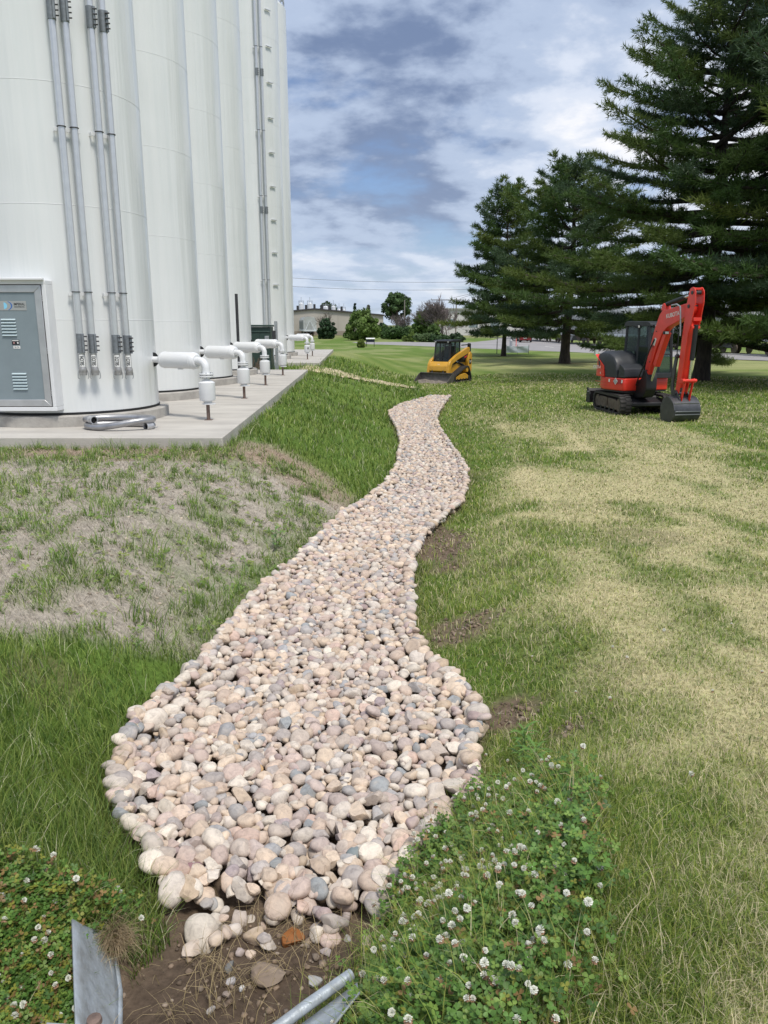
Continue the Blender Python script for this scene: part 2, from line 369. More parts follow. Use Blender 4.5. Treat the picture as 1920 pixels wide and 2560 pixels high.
# ------------------------------------------------------------------ concrete pads
M_conc = mat('pad_concrete', (.53, .50, .45), .85, 0, .22, 1.3, .3, 60, col2=(.40, .375, .34), stretch=(.6, 1.5, 1), detail=10)
M_conc2 = mat('ring_concrete', (.46, .44, .40), .9, 0, .3, 5, .35, 35, col2=(.33, .31, .285))
def pad(name, x0, x1a, x1b, y0, y1, z, label, joints):
    b = MB(); b.prism([(x0, y0), (x1a, y0), (x1b, y1), (x0, y1)], z-.42, z, 'z')
    o = b.build(name, M_conc, None, .012); tag(o, label, None, None, 'structure')
    jm = mat('pad_joint_dark', (.22, .205, .19), .95)
    for yj in joints:
        t = (yj-y0)/(y1-y0); xr = x1a+(x1b-x1a)*t
        MB().box(((x0+xr)/2, yj, z+.0005), (xr-x0-.02, .012, .003)).build('control_joint', jm, o, 0, 0)
    return o
pad('concrete_pad', -9.5, -2.36, -2.80, 11.32, 29.1, 0.0, 'pale concrete slab under the four nearest silos', (16.1, 20.2, 24.3))
pad('concrete_pad', -9.8, -2.80, -3.38, 34.5, 53.2, 0.0, 'pale concrete slab under the two far silos', (41.2,))

# ------------------------------------------------------------------ silos
def silo_paint():
    m = mat('silo_white_paint', (.80, .82, .815), .30, 0, 0, 1, 0, 1, None, .5, .3); nt = m.node_tree; N = nt.nodes; L = nt.links; b = N['Principled BSDF']
    tc = N.new('ShaderNodeTexCoord'); mp = N.new('ShaderNodeMapping'); mp.inputs['Scale'].default_value = (3.2, 3.2, .16); L.new(tc.outputs['Object'], mp.inputs[0])
    n = N.new('ShaderNodeTexNoise'); n.inputs['Scale'].default_value = 1.0; n.inputs['Detail'].default_value = 3; L.new(mp.outputs[0], n.inputs['Vector'])
    mp2 = N.new('ShaderNodeMapping'); mp2.inputs['Scale'].default_value = (.7, .7, .5); L.new(tc.outputs['Object'], mp2.inputs[0])
    n2 = N.new('ShaderNodeTexNoise'); n2.inputs['Scale'].default_value = 1.0; n2.inputs['Detail'].default_value = 2; L.new(mp2.outputs[0], n2.inputs['Vector'])
    ad = N.new('ShaderNodeMath'); ad.operation = 'MULTIPLY_ADD'; ad.inputs[1].default_value = 1.0; L.new(n2.outputs['Fac'], ad.inputs[0]); L.new(n.outputs['Fac'], ad.inputs[2])
    bp = N.new('ShaderNodeBump'); bp.inputs['Strength'].default_value = .35; bp.inputs['Distance'].default_value = .10; L.new(ad.outputs[0], bp.inputs['Height']); L.new(bp.outputs[0], b.inputs['Normal']); L.new(bp.outputs[0], b.inputs['Coat Normal'])
    # faint runs of dust down the shell
    mp3 = N.new('ShaderNodeMapping'); mp3.inputs['Scale'].default_value = (9, 9, .25); L.new(tc.outputs['Object'], mp3.inputs[0])
    n3 = N.new('ShaderNodeTexNoise'); n3.inputs['Scale'].default_value = 1.0; n3.inputs['Detail'].default_value = 5; L.new(mp3.outputs[0], n3.inputs['Vector'])
    r = N.new('ShaderNodeValToRGB'); L.new(n3.outputs['Fac'], r.inputs[0]); e = r.color_ramp.elements; e[0].position = .25; e[0].color = (.715, .74, .74, 1); e[1].position = .6; e[1].color = (.76, .775, .775, 1)
    L.new(r.outputs[0], b.inputs['Base Color'])
    return m
M_white = silo_paint()
M_wt = mat('white_enamel', (.74, .75, .76), .32, 0, .05, 3, 0, 1, None, .5, .2)
M_black = mat('black_rubber', (.012, .012, .013), .55)
M_alu = mat('aluminium_pipe', (.66, .67, .69), .34, .55, .06, 8)
M_alu2 = mat('brushed_aluminium', (.58, .58, .59), .42, .7, .10, 5)
M_fit = mat('camlock_fitting', (.36, .355, .35), .45, .5, .25, 30)
M_steel = mat('galvanised_steel', (.42, .44, .46), .5, .6, .2, 14)
M_dsteel = mat('dark_steel', (.06, .06, .065), .5, .4, .2, 10)
M_coup = mat('grey_coupling_casting', (.22, .24, .26), .55, .4, .2, 20)
M_rust = mat('rusty_post', (.20, .14, .115), .8, .1, .35, 18, .3, 60)
M_door = mat('grey_door_sheet', (.235, .285, .31), .45, .1, .07, 3)
M_lab = mat('white_label', (.80, .80, .78), .5)
M_ink = mat('black_ink', (.015, .015, .017), .6)
M_blue = mat('blue_print', (.05, .16, .45), .5); M_lblue = mat('light_blue_print', (.25, .62, .85), .5)
SR = 1.5
S1 = Vector((-5.6, 14.1, 0)); SDIR = Vector((-.0243, 1, 0))
def silo_pos(k): return S1+SDIR*(4.1*k) if k < 4 else Vector((-6.2-.1*(k-4), 38.6+4.1*(k-4), 0))
SILO_H = [17, 17, 17, 17, 16.9, 16.55]
def make_silo(k, label):
    p = silo_pos(k); t = empty('silo', p); tag(t, label, 'silo', 'white silos in a row on the concrete pads')
    H = SILO_H[k]; b = MB(); seg = 128; rings = []
    prof = [(SR, .215), (SR, 1), (SR, 3.4), (SR, 6.9), (SR, 10.4), (SR, 13.9), (SR, H), (SR*.55, H+.75), (0.0001, H+1.0)]
    b.lathe(prof, seg); b.build('shell', M_white, t, 0, 30)
    MB().lathe([(SR-.05, .175), (SR+.012, .175), (SR+.012, .212), (SR-.05, .212)], 96).build('base_gap', M_black, t, 0, 30)
    MB().lathe([(SR+.165, 0.002), (SR+.165, .16), (SR+.15, .175), (0.3, .175)], 96).build('concrete_ring', M_conc2, t, 0, 30)
    sm = MB().lathe([(SR-.003, -.010), (SR+.0025, -.004), (SR+.0025, .004), (SR-.003, .010)], 128).data('weld_seam', M_wt)
    for i in range(9):
        z = 1.68+1.72*i
        if z > H-.3: continue
        o = bpy.data.objects.new('weld_seam', sm); COL.objects.link(o); o.parent = t; o.location = (0, 0, z)
    # small lifting lug with streak, seen on the camera side
    a = R(-62) if k < 4 else R(-50)
    MB().box((math.cos(a)*(SR+.008), math.sin(a)*(SR+.008), 2.06+.06*(k % 2)), (.012, .02, .26), (0, 0, a)).build('lifting_lug', M_wt, t, .004)
    return t
SILO_LABELS = ['nearest white steel silo, with grey door and four fill pipes', 'second white silo from the camera, next behind the silo with the door',
               'third white silo from the camera, on the near concrete pad', 'fourth white silo, last one on the near concrete pad beside the green cabinet',
               'fifth white silo, with two fill pipes and step brackets, behind the green cabinet', 'farthest white silo with a guardrail on its roof edge']
silos = [make_silo(k, SILO_LABELS[k]) for k in range(6)]

def on_silo(k, px, py, rad):                        # angle on silo k's shell under a point of the photograph (near side)
    d = ray(px, py); n = math.hypot(d[0], d[1]); ux, uy = d[0]/n, d[1]/n; c = silo_pos(k)
    tca = c.x*ux+c.y*uy; d2 = c.x**2+c.y**2-tca*tca; th = math.sqrt(max(rad*rad-d2, 0)); t = tca-th
    x, y = ux*t, uy*t; z = CAM_H+d[2]/n*t
    return math.atan2(y-c.y, x-c.x), z
def fill_pipe(k, px, zbot, ztop, rad, r, lab, zc, zbr, full=True):
    t = silos[k]; a, _ = on_silo(k, px, 853 if full else 700, rad); x, y = math.cos(a)*rad, math.sin(a)*rad
    p = MB().cyl((x, y, zbot+.34 if full else zbot), (x, y, ztop), r, 20).build('fill_pipe', M_alu, t, 0)
    for z in zc:
        cb = MB().cyl((x, y, z-.15), (x, y, z+.15), r*1.16, 20); cb.box((x+math.cos(a+.5)*r*1.2, y+math.sin(a+.5)*r*1.2-.01, z), (.05, .035, .29), (0, 0, a))
        c = cb.build('pipe_coupling', M_coup, p, .003)
        for q in range(4):
            zz = z-.105+q*.07; xx, yy = x+.075 if full else x+.05, y-.045
            MB().cyl((xx-.02, yy, zz), (xx+.045, yy+.005, zz), .011, 8).build('bolt', M_dsteel, p)
    for z in zbr:
        MB().tube([(x+math.cos(a+math.pi/2)*r*1.15*math.cos(s)+math.cos(a)*r*1.15*math.sin(s), y+math.sin(a+math.pi/2)*r*1.15*math.cos(s)+math.sin(a)*r*1.15*math.sin(s), z) for s in np.linspace(-.5, math.pi+.5, 14)], .008, 6).build('u_bolt', M_dsteel, p)
    if full:
        e = MB(); e.lathe([(r*.86, zbot), (r*1.12, zbot), (r*1.16, zbot+.03), (r*1.14, zbot+.05), (r*1.2, zbot+.06), (r*1.18, zbot+.10), (r*1.05, zbot+.12), (r*.95, zbot+.135), (r*.95, zbot+.36)], 24, (x, y, 0))
        e.build('end_fitting', M_fit, p, 0, 40)
        for sgn in (-1, 1):
            ax, ay = -math.sin(a)*sgn, math.cos(a)*sgn
            MB().tube([(x+ax*r*1.15, y+ay*r*1.15, zbot+.08), (x+ax*r*1.5, y+ay*r*1.5, zbot+.03), (x+ax*r*1.55, y+ay*r*1.55, zbot-.035), (x+ax*r*1.25, y+ay*r*1.25, zbot-.06)], .007, 6).build('cam_lever', M_steel, p)
        # printed tag, wrapped on the pipe, and its letters
        fa = math.atan2(-(t.location.y+y), -(t.location.x+x))        # faces the lane in front of the silo
        ang = np.linspace(-.95, .95, 11); lb = MB(); V = []; rr = r*.95+.0015
        for z in (zbot+.135, zbot+.325):
            for q in ang: V.append((x+math.cos(fa+q)*rr, y+math.sin(fa+q)*rr, z))
        lb.add(V, [(i, i+1, 12+i, 11+i) for i in range(10)]); lb.build('printed_tag', M_lab, p, 0)
        n = Vector((math.cos(fa), math.sin(fa), 0)); up = Vector((0, 0, 1)); rt = up.cross(n)
        # the word reads upwards: its x axis is vertical
        Mx = Matrix(((up.x, -rt.x, n.x, x+n.x*(rr+.003)), (up.y, -rt.y, n.y, y+n.y*(rr+.003)), (up.z, -rt.z, n.z, zbot+.23), (0, 0, 0, 1)))
        text('lettering', lab, .082, M_ink, p, Mx, .0005, .70)
    return a
PR = SR+.13; fa = []
for px_, lab in ((201, 'SILO4'), (231, 'SILO3'), (289, 'SILO2'), (317, 'SILO1')):
    zb_ = on_silo(0, px_+5, 938, PR)[1]
    fa.append(fill_pipe(0, px_, zb_, 17.4, PR, .052, lab, (zb_+.50, 6.05, 12.3), (2.10, 4.48, 7.6, 10.7)))
def pipe_brackets(k, a0, a1, zs, rad, parent, nm='pipe_bracket'):
    for z in zs:
        b = MB(); ch = []
        for a in (a0, a1): ch.append(Vector((math.cos(a)*(rad-.062), math.sin(a)*(rad-.062), z-.03)))
        d = (ch[1]-ch[0]).normalized(); c0 = ch[0]-d*.11; c1 = ch[1]+d*.10; mid = (c0+c1)/2
        b.box(mid, ((c1-c0).length, .012, .055), (0, 0, math.atan2(d.y, d.x)))
        n = Vector((math.cos((a0+a1)/2), math.sin((a0+a1)/2), 0))
        for c in (c0+d*.02, c1-d*.02): b.box(c-n*.05, (.012, .11, .055), (0, 0, math.atan2(d.y, d.x)))
        b.build(nm, M_wt, parent, .002)
pipe_brackets(0, fa[0], fa[1], (2.10, 4.48, 7.6, 10.7), PR, silos[0]); pipe_brackets(0, fa[2], fa[3], (2.10, 4.48, 7.6, 10.7), PR, silos[0])
# the fifth silo's two thinner fill pipes and its step brackets
f5 = [fill_pipe(4, 660, .9, 17.3, SR+.16, .055, '', (6.6, 12.2), (3.6, 7.2, 9.9, 13.2), False), fill_pipe(4, 671.5, .9, 17.3, SR+.16, .055, '', (6.6, 12.2), (3.6, 7.2, 9.9, 13.2), False)]
pipe_brackets(4, f5[0], f5[1], (3.6, 7.2, 9.9, 13.2), SR+.16, silos[4])
a5, _ = on_silo(4, 690, 700, SR+.05)
for i in range(9):
    z = 3.4+1.42*i
    MB().box((math.cos(a5)*(SR+.05), math.sin(a5)*(SR+.05), z), (.06, .32, .03), (0, 0, a5)).build('step_bracket', M_alu, silos[4], .004)
for k in (3, 4):                                    # vertical shell joints
    pass
# roof guardrail of the farthest silo
gr = MB(); H = SILO_H[5]
for zz in (.25, .62, 1.0): gr.tube([(math.cos(a)*(SR-.08), math.sin(a)*(SR-.08), H+zz) for a in np.linspace(0, 2*math.pi, 32, endpoint=False)], .022, 6, False, True)
gr.build('guardrail', M_steel, silos[5])
for i in range(16):
    a = i*math.pi/8; MB().cyl((math.cos(a)*(SR-.08), math.sin(a)*(SR-.08), H-.1), (math.cos(a)*(SR-.08), math.sin(a)*(SR-.08), H+1.0), .02, 6).build('guardrail_post', M_steel, silos[5])

# grey access door in a white raised frame on the nearest silo
def silo_door():
    t = silos[0]; L = t.location; yf = 12.40-L.y        # plane of the door
    x1 = -5.25-L.x; x0 = -6.28-L.x; z0, z1 = .345, 2.19
    fr = MB(); w = .075
    fr.prism([(x0-w, z0-w), (x1+w, z0-w), (x1+w, z1+w), (x0-w, z1+w)], yf, yf+.02)
    fr2 = MB()
    for (a, b_, c, d) in ((x0-w, x1+w, z0-w, z0-.012), (x0-w, x1+w, z1+.012, z1+w), (x0-w, x0-.012, z0-.011, z1+.011), (x1+.012, x1+w, z0-.011, z1+.011)):
        fr2.box(((a+b_)/2, yf+.14, (c+d)/2), (b_-a, .30, d-c))
    door = fr2.build('access_door', M_wt, t, .006); tag(door, 'grey sheet-metal access door in a white raised frame')
    MB().box(((x0+x1)/2, yf-.035, z1+w+.012), (x1-x0+2*w-.03, .09, .035)).build('drip_edge', M_wt, door, .008)
    MB().box(((x0+x1)/2, yf+.05, (z0+z1)/2), (x1-x0+.024, .03, z1-z0+.024)).build('door_gap', M_black, door)
    MB().box(((x0+x1)/2, yf+.012, (z0+z1)/2), (x1-x0-.1, .012, z1-z0-.1)).build('door_sheet', M_door, door, .002)
    fw = .105
    for nm, poly in (('bottom', [(x0, z0), (x1, z0), (x1-fw, z0+fw), (x0+fw, z0+fw)]), ('top', [(x0, z1), (x1, z1), (x1-fw, z1-fw), (x0+fw, z1-fw)]),
                     ('left', [(x0, z0), (x0, z1), (x0+fw, z1-fw), (x0+fw, z0+fw)]), ('right', [(x1, z0), (x1, z1), (x1-fw, z1-fw), (x1-fw, z0+fw)])):
        MB().prism(poly, yf-.012, yf+.018).build('door_frame', M_alu2, door, .006)
    for zc, xo in ((1.545, -.50), (.72, -.42)):
        for i in range(6):
            z = zc-.10+i*.047; b = MB(); xl = x1+xo-.165
            b.prism([(yf+.008, z-.012), (yf-.016, z-.012), (yf-.016, z-.006), (yf+.008, z+.012)], xl, xl+.225, 'x')
            b.build('louver', mat('louver_sheet', (.50, .60, .63), .4, .1) if not bpy.data.materials.get('louver_sheet') else bpy.data.materials['louver_sheet'], door, .002)
    for z in (.52, 1.17, 1.96):
        for q in range(3): MB().lathe([(.0001, -.012), (.010, -.008), (.010, 0)], 10, (x1+.012, yf-.006, z+q*.033), Matrix.Rotation(R(-90), 3, 'X')).build('hinge_rivet', M_alu2, door)
    # maker's plate
    pz, px = 1.885, x1-.46
    MB().box((px, yf+.003, pz), (.42, .004, .14)).build('maker_plate', mat('plate_sheet', (.42, .43, .42), .4, .3), door, .001)
    Mt = lambda x, z, d=.0006: Matrix.Translation((x, yf+.0005-d, z)) @ Matrix.Rotation(R(90), 4, 'X')
    text('lettering', 'IMPERIAL', .052, M_ink, door, Mt(px+.105, pz+.022), .0004, .82)
    text('lettering', 'INDUSTRIES INC.', .026, M_ink, door, Mt(px+.105, pz-.018), .0004, .82)
    for r0, r1, m_, a0, a1, cx in ((.058, .068, M_blue, -1.35, 1.35, -.085), (.0, .05, M_lblue, -1.57, 1.57, -.135)):
        b = MB(); V = []; n = 16
        for i in range(n+1):
            a = a0+(a1-a0)*i/n; th = .012*math.cos(a)
            V += [(px+cx+math.cos(a)*(r0), yf+.0002, pz+math.sin(a)*(r0 if r0 else .0)), (px+cx+math.cos(a)*(r1+th if r0 else r1), yf+.0002, pz+math.sin(a)*r1)]
        b.add(V, [(2*i, 2*i+1, 2*i+3, 2*i+2) for i in range(n)]); b.build('printed_crescent', m_, door, 0, 0)
    lx, lz = x1-.475, 1.335
    MB().box((lx, yf+.003, lz), (.115, .004, .075)).build('warning_label', M_ink, door)
    MB().box((lx, yf-.0005, lz+.026), (.10, .002, .012)).build('label_stripe', M_lab, door)
    for q in (-.025, .035): MB().box((lx+q, yf-.0005, lz-.008), (.022, .002, .028)).build('label_mark', mat('label_mark_%d' % (q > 0), (.45, .25, .25) if q < 0 else (.7, .7, .7), .5), door)
    MB().box((lx+.012, yf+.003, lz-.075), (.105, .004, .042)).build('printed_tag', M_lab, door)
    text('lettering', 'SILO4', .036, mat('grey_ink', (.16, .17, .18), .6), door, Mt(lx+.012, lz-.075), .0004, .82)
silo_door()

# ------------------------------------------------------------------ vent units
def vent(k, post, label, blk=True, col_y=None):
    c = silo_pos(k); t = empty('vent_unit', (post[0], post[1], 0)); tag(t, label, 'vent unit', 'white vent units beside the silos')
    zc = 1.0; vx = c.x+SR-post[0]; vy = c.y+.05-post[1]
    # run from the shell (A) to the elbow (B), then down
    A = Vector((vx-.05, vy, zc)); B = Vector((-.03, 0, zc)); d = (B-A).normalized(); Ln = (B-A).length
    Rm = d.to_track_quat('Z', 'Y').to_matrix()
    MB().lathe([(.07, .03), (.125, .03), (.125, .065), (.07, .065)], 24, A, Rm).build('rubber_collar', M_black, t, .004)
    MB().lathe([(.055, 0), (.055, .22), (.075, .225), (.078, .25), (.075, .275), (.05, .28)], 20, A, Rm).build('inlet_pipe', M_wt, t, 0, 40)
    m0, m1 = .27, Ln-.20
    MB().lathe([(.05, m0), (.10, m0), (.135, m0+.03), (.142, m0+.07), (.142, m1-.07), (.135, m1-.03), (.10, m1), (.05, m1)], 32, A, Rm).build('silencer', M_wt, t, 0, 40)
    for q in (m0+.085, m1-.085): MB().lathe([(.1415, q-.006), (.146, q-.004), (.146, q+.004), (.1415, q+.006)], 32, A, Rm).build('jacket_band', M_wt, t, 0, 60)
    sv = Vector((0, -.10, -.1035)); MB().tube([A+d*(m0+.09)+sv, A+d*(m1-.09)+sv], .004, 5).build('jacket_seam', M_wt, t)
    MB().box(A+d*(m0+.45)+Vector((0, -.02, -.145)), (.09, .05, .02)).build('drain_plug', M_wt, t, .004)
    el = [A+d*(m1-.01)]; 
    for s in np.linspace(0, math.pi/2, 9): el.append(B-d*.13+d*(.13*math.sin(s))+Vector((0, 0, -.13+.13*math.cos(s))))
    el.append(B+Vector((0, 0, -.22))); MB().tube(el, .066, 20).build('elbow', M_wt, t, 0, 50)
    for zz in (-.215, -.255):
        MB().lathe([(.03, zz-.012), (.122, zz-.012), (.122, zz+.012), (.03, zz+.012)], 28, B).build('flange', M_wt, t, .003)
    for q in range(8):
        a = q*math.pi/4+.2; MB().cyl((B.x+math.cos(a)*.10, B.y+math.sin(a)*.10, B.z-.285), (B.x+math.cos(a)*.10, B.y+math.sin(a)*.10, B.z-.19), .011, 6).build('flange_bolt', M_steel, t)
    z0 = B.z
    MB().lathe([(.055, z0-.27), (.055, z0-.315), (.10, z0-.335), (.138, z0-.36), (.138, z0-.64), (.128, z0-.665), (.075, z0-.68), (.07, z0-.71)], 32, (B.x, B.y, 0)).build('filter_canister', M_wt, t, 0, 40)
    MB().lathe([(.02, z0-.71), (.115, z0-.71), (.115, z0-.728), (.02, z0-.728)], 28, (B.x+.02, B.y, 0)).build('foot_flange', M_wt, t, .003)
    ch = MB(); 
    for yy, w_ in ((.022, .05), (-.022, .05)): ch.box((B.x, B.y+yy, (z0-.728)/2+.004), (w_, .006, z0-.73))
    ch.box((B.x-.022, B.y, (z0-.728)/2+.004), (.006, .05, z0-.73)); ch.build('post', M_rust, t)
    MB().box((B.x, B.y, .004), (.13, .11, .008)).build('foot_plate', M_rust, t, .002)
    if not blk: MB().box((B.x+.05, B.y-.135, z0-.48), (.05, .012, .09)).build('small_tag', M_ink, t)
    return t
PP = [(-3.0, 13.48), (-3.09, 17.55), (-3.20, 21.5), (-3.27, 25.8), (-3.62, 37.9), (-3.75, 42.0)]
VL = ['nearest white vent unit, pipe and canister on a rusty post beside the first silo', 'second white vent unit from the camera, beside the second silo', 'third white vent unit from the camera, beside the third silo',
      'fourth white vent unit, last on the near pad in front of the green cabinet', 'nearer white vent unit on the far pad, with a small dark tag', 'farthest white vent unit, at the end of the far pad']
for k in range(6): vent(k, PP[k], VL[k], k != 4)

# ------------------------------------------------------------------ hose on the pad
def hose():
    t = empty('metal_hose', gz(300, 1072, 0)); tag(t, 'coiled silver metal hose with open ends lying on the concrete pad', 'hose')
    a_, b_ = .52, .27; pts = []
    n = 90; T0, T1 = R(-150), R(-150)-2*math.pi*1.64      # two loops, the upper one lying on the lower
    for i in range(n):
        u = i/(n-1); a = T0+(T1-T0)*u; k = 1.02-.05*u
        pts.append((math.cos(a)*a_*k+.02*math.sin(a*2), math.sin(a)*b_*k, .150-.098*smooth(.40, .58, np.array(u)).item()))
    pts = pts[4:]
    p0 = Vector(pts[0]); pts = [(p0.x+.17, p0.y-.13, .155), (p0.x+.09, p0.y-.06, .155)]+pts
    e1 = Vector(pts[-1]); d1 = (e1-Vector(pts[-2])).normalized()
    pts += [(.40, .02, .07), (.50, -.06, .085), (.53, -.20, .095)] if False else []
    pts = [q for q in pts]
    M_h = mat('ribbed_hose_metal', (.40, .40, .41), .38, .8, .2, 6); nt = M_h.node_tree
    MB().tube(pts, .05, 18, False).build('hose_tube', M_h, t, 0, 60)
    for p, q in ((pts[0], pts[1]), (pts[-1], pts[-2])):
        p = Vector(p); d = (p-Vector(q)).normalized(); Rm = d.to_track_quat('Z', 'Y').to_matrix()
        MB().lathe([(.048, -.09), (.058, -.09), (.060, .0), (.064, .01), (.064, .03), (.052, .03), (.050, -.07), (.0001, -.07)], 24, p, Rm).build('end_collar', M_alu2, t, 0, 40)
        MB().lathe([(.0001, -.005), (.049, -.005)], 20, p, Rm).build('bore', M_black, t)
    MB().tube([(pts[-1][0]+.05, pts[-1][1]+.04, .05), (pts[-1][0]+.10, pts[-1][1]+.02, .06), (pts[-1][0]+.13, pts[-1][1]+.01, .03), (pts[-1][0]+.17, pts[-1][1]-.01, .045)], .006, 6).build('cam_lever', M_steel, t)
hose()

# ------------------------------------------------------------------ green cabinet, strut, dark post
def cabinet():
    M_g = mat('cabinet_green', (.030, .058, .048), .45, 0, .12, 4)
    t = empty('utility_cabinet', (-4.72, 30.6, -.17)); tag(t, 'dark green utility cabinet standing between the two pads', 'cabinet')
    MB().box((0, 0, .86), (.86, .8, 1.66)).build('body', M_g, t, .012)
    MB().box((0, -.02, 1.735), (.94, .90, .07)).build('lid', M_g, t, .012)
    for x in (-.21, .21): MB().box((x, -.412, .80), (.40, .025, 1.35)).build('door', M_g, t, .006)
    MB().box((0, -.43, 1.52), (.84, .04, .03)).build('trim_rail', mat('cabinet_green_light', (.05, .09, .075), .5), t, .004)
    MB().box((.30, -.45, 1.22), (.16, .05, .28)).build('meter_box', M_steel, t, .008)
    MB().cyl((.30, -.47, 1.0), (.30, -.47, 1.1), .035, 10).build('lock', M_dsteel, t)
    b = MB(); rr = random.Random(4)
    for i in range(14): b.tube([(-.32+rr.random()*.3, -.46-rr.random()*.1, .02), (-.3+rr.random()*.4, -.5, .35+rr.random()*.25)], .012, 5)
    b.build('leaning_sticks', mat('dead_stick', (.16, .12, .09), .9), t)
    s = empty('strut_post', (-4.12, 30.2, -.17)); tag(s, 'grey channel post right of the green cabinet', 'post')
    m = MB(); m.box((0, 0, .95), (.012, .11, 1.9)); m.box((.05, .05, .95), (.1, .012, 1.9)); m.box((.05, -.05, .95), (.1, .012, 1.9)); m.build('channel', M_steel, s)
    MB().box((-.02, -.1, 1.35), (.12, .12, .42)).build('switch_box', M_dsteel, s, .008)
    MB().tube([(-.05, -.09, 1.14), (-.06, -.1, .7), (.0, -.1, .05)], .02, 8).build('conduit', M_steel, s)
    p = empty('dark_pole', (-4.42, 24.2, 0)); tag(p, 'thin dark steel pole between the third and fourth silos', 'pole')
    MB().cyl((0, 0, 0), (0, 0, 2.5), .045, 12).build('shaft', M_dsteel, p); MB().box((0, 0, .006), (.2, .2, .012)).build('base_plate', M_dsteel, p)
cabinet()
# ------------------------------------------------------------------ machines
M_red = mat('excavator_orange_red', (.76, .042, .024), .36, 0, .12, 3.5, 0, 1, None, .5, .15)
M_char = mat('charcoal_paint', (.028, .031, .036), .48, 0, .2, 5)
M_blk = mat('matt_black_paint', (.012, .012, .014), .55, 0, .25, 8)
M_trk = mat('dusty_track_rubber', (.055, .050, .045), .85, 0, .35, 7, .3, 40, col2=(.030, .028, .026))
M_dirt = mat('dried_mud_on_steel', (.17, .135, .11), .95, 0, .45, 9, .5, 30, col2=(.085, .065, .055))
M_chr = mat('chrome_rod', (.70, .71, .72), .16, .95)
M_bkt = mat('worn_bucket_steel', (.075, .078, .085), .42, .4, .3, 6, .1, 30)
M_hose = mat('hydraulic_hose', (.012, .012, .012), .5)
M_glass = glass_mat('cab_glass', (.55, .68, .64), .02, .38)
M_lens = mat('lamp_lens', (.62, .63, .64), .12, .3)
M_seat = mat('seat_vinyl', (.03, .03, .032), .6)
M_decal = mat('white_decal', (.78, .77, .75), .5)
M_gdecal = mat('grey_decal', (.42, .43, .44), .5)
def stadium(x0, x1, z0, z1, r, n=8):
    pts = []
    for cx, cz, a0 in ((x1-r, z1-r, 0), (x0+r, z1-r, 90), (x0+r, z0+r, 180), (x1-r, z0+r, 270)):
        for i in range(n+1): a = R(a0+90*i/n); pts.append((cx+r*math.cos(a), cz+r*math.sin(a)))
    return pts
def round_poly(poly, r, n=4):
    out = []; m_ = len(poly)
    for i in range(m_):
        p = Vector(poly[i]); a = (Vector(poly[i-1])-p); b = (Vector(poly[(i+1) % m_])-p)
        ra = min(r, a.length*.45, b.length*.45); a.normalize(); b.normalize()
        for k in range(n+1):
            t = k/n; q = (p+a*ra)*(1-t)**2+p*2*t*(1-t)+(p+b*ra)*t*t; out.append((q.x, q.y))
    return out
def resample(poly, step):
    P = [Vector(p) for p in poly]; P.append(P[0]); d = [0]
    for i in range(len(P)-1): d.append(d[-1]+(P[i+1]-P[i]).length)
    n = max(8, int(round(d[-1]/step))); out = []
    for k in range(n):
        s = d[-1]*k/n; i = max(j for j in range(len(d)) if d[j] <= s); i = min(i, len(P)-2)
        f = (s-d[i])/max(d[i+1]-d[i], 1e-9); q = P[i].lerp(P[i+1], f); tg = (P[i+1]-P[i]).normalized(); out.append((q, tg))
    return out
def track(parent, outer, y0, y1, th, lug_step, lug_h, mat_belt, mat_in, inner_label='track'):
    """rubber belt with lugs round a closed side outline"""
    n = len(outer); c = Vector((sum(p[0] for p in outer)/n, sum(p[1] for p in outer)/n))
    b = MB(); V = []; F = []
    inn = []
    for i in range(n):
        a = Vector(outer[i-1]); p = Vector(outer[i]); q = Vector(outer[(i+1) % n]); t = (q-a).normalized(); nn = Vector((-t.y, t.x))
        if nn.dot(c-p) < 0: nn = -nn
        inn.append(p+nn*th)
    for y in (y0, y1):
        for p in outer: V.append((p[0], y, p[1]))
        for p in inn: V.append((p.x, y, p.y))
    for i in range(n):
        j = (i+1) % n
        F += [(i, j, 2*n+j, 2*n+i), (n+j, n+i, 3*n+i, 3*n+j), (i, n+i, n+j, j), (2*n+j, 3*n+j, 3*n+i, 2*n+i)]
    b.add(V, F); belt = b.build('track_belt', mat_belt, parent, 0, 40)
    w = y1-y0
    lug = MB().box((0, 0, 0), (lug_step*.46, w*.52, lug_h*2)).data('tread_lug', mat_belt)
    for k, (p, tg) in enumerate(resample(outer, lug_step)):
        for sgn in (-1, 1):
            o = bpy.data.objects.new('tread_lug', lug); COL.objects.link(o); o.parent = belt
            off = .25*lug_step*sgn
            q = p+tg*off
            o.location = (q.x, (y0+y1)/2+sgn*w*.25, q.y); o.rotation_euler = (0, -math.atan2(tg.y, tg.x), 0)
    return belt

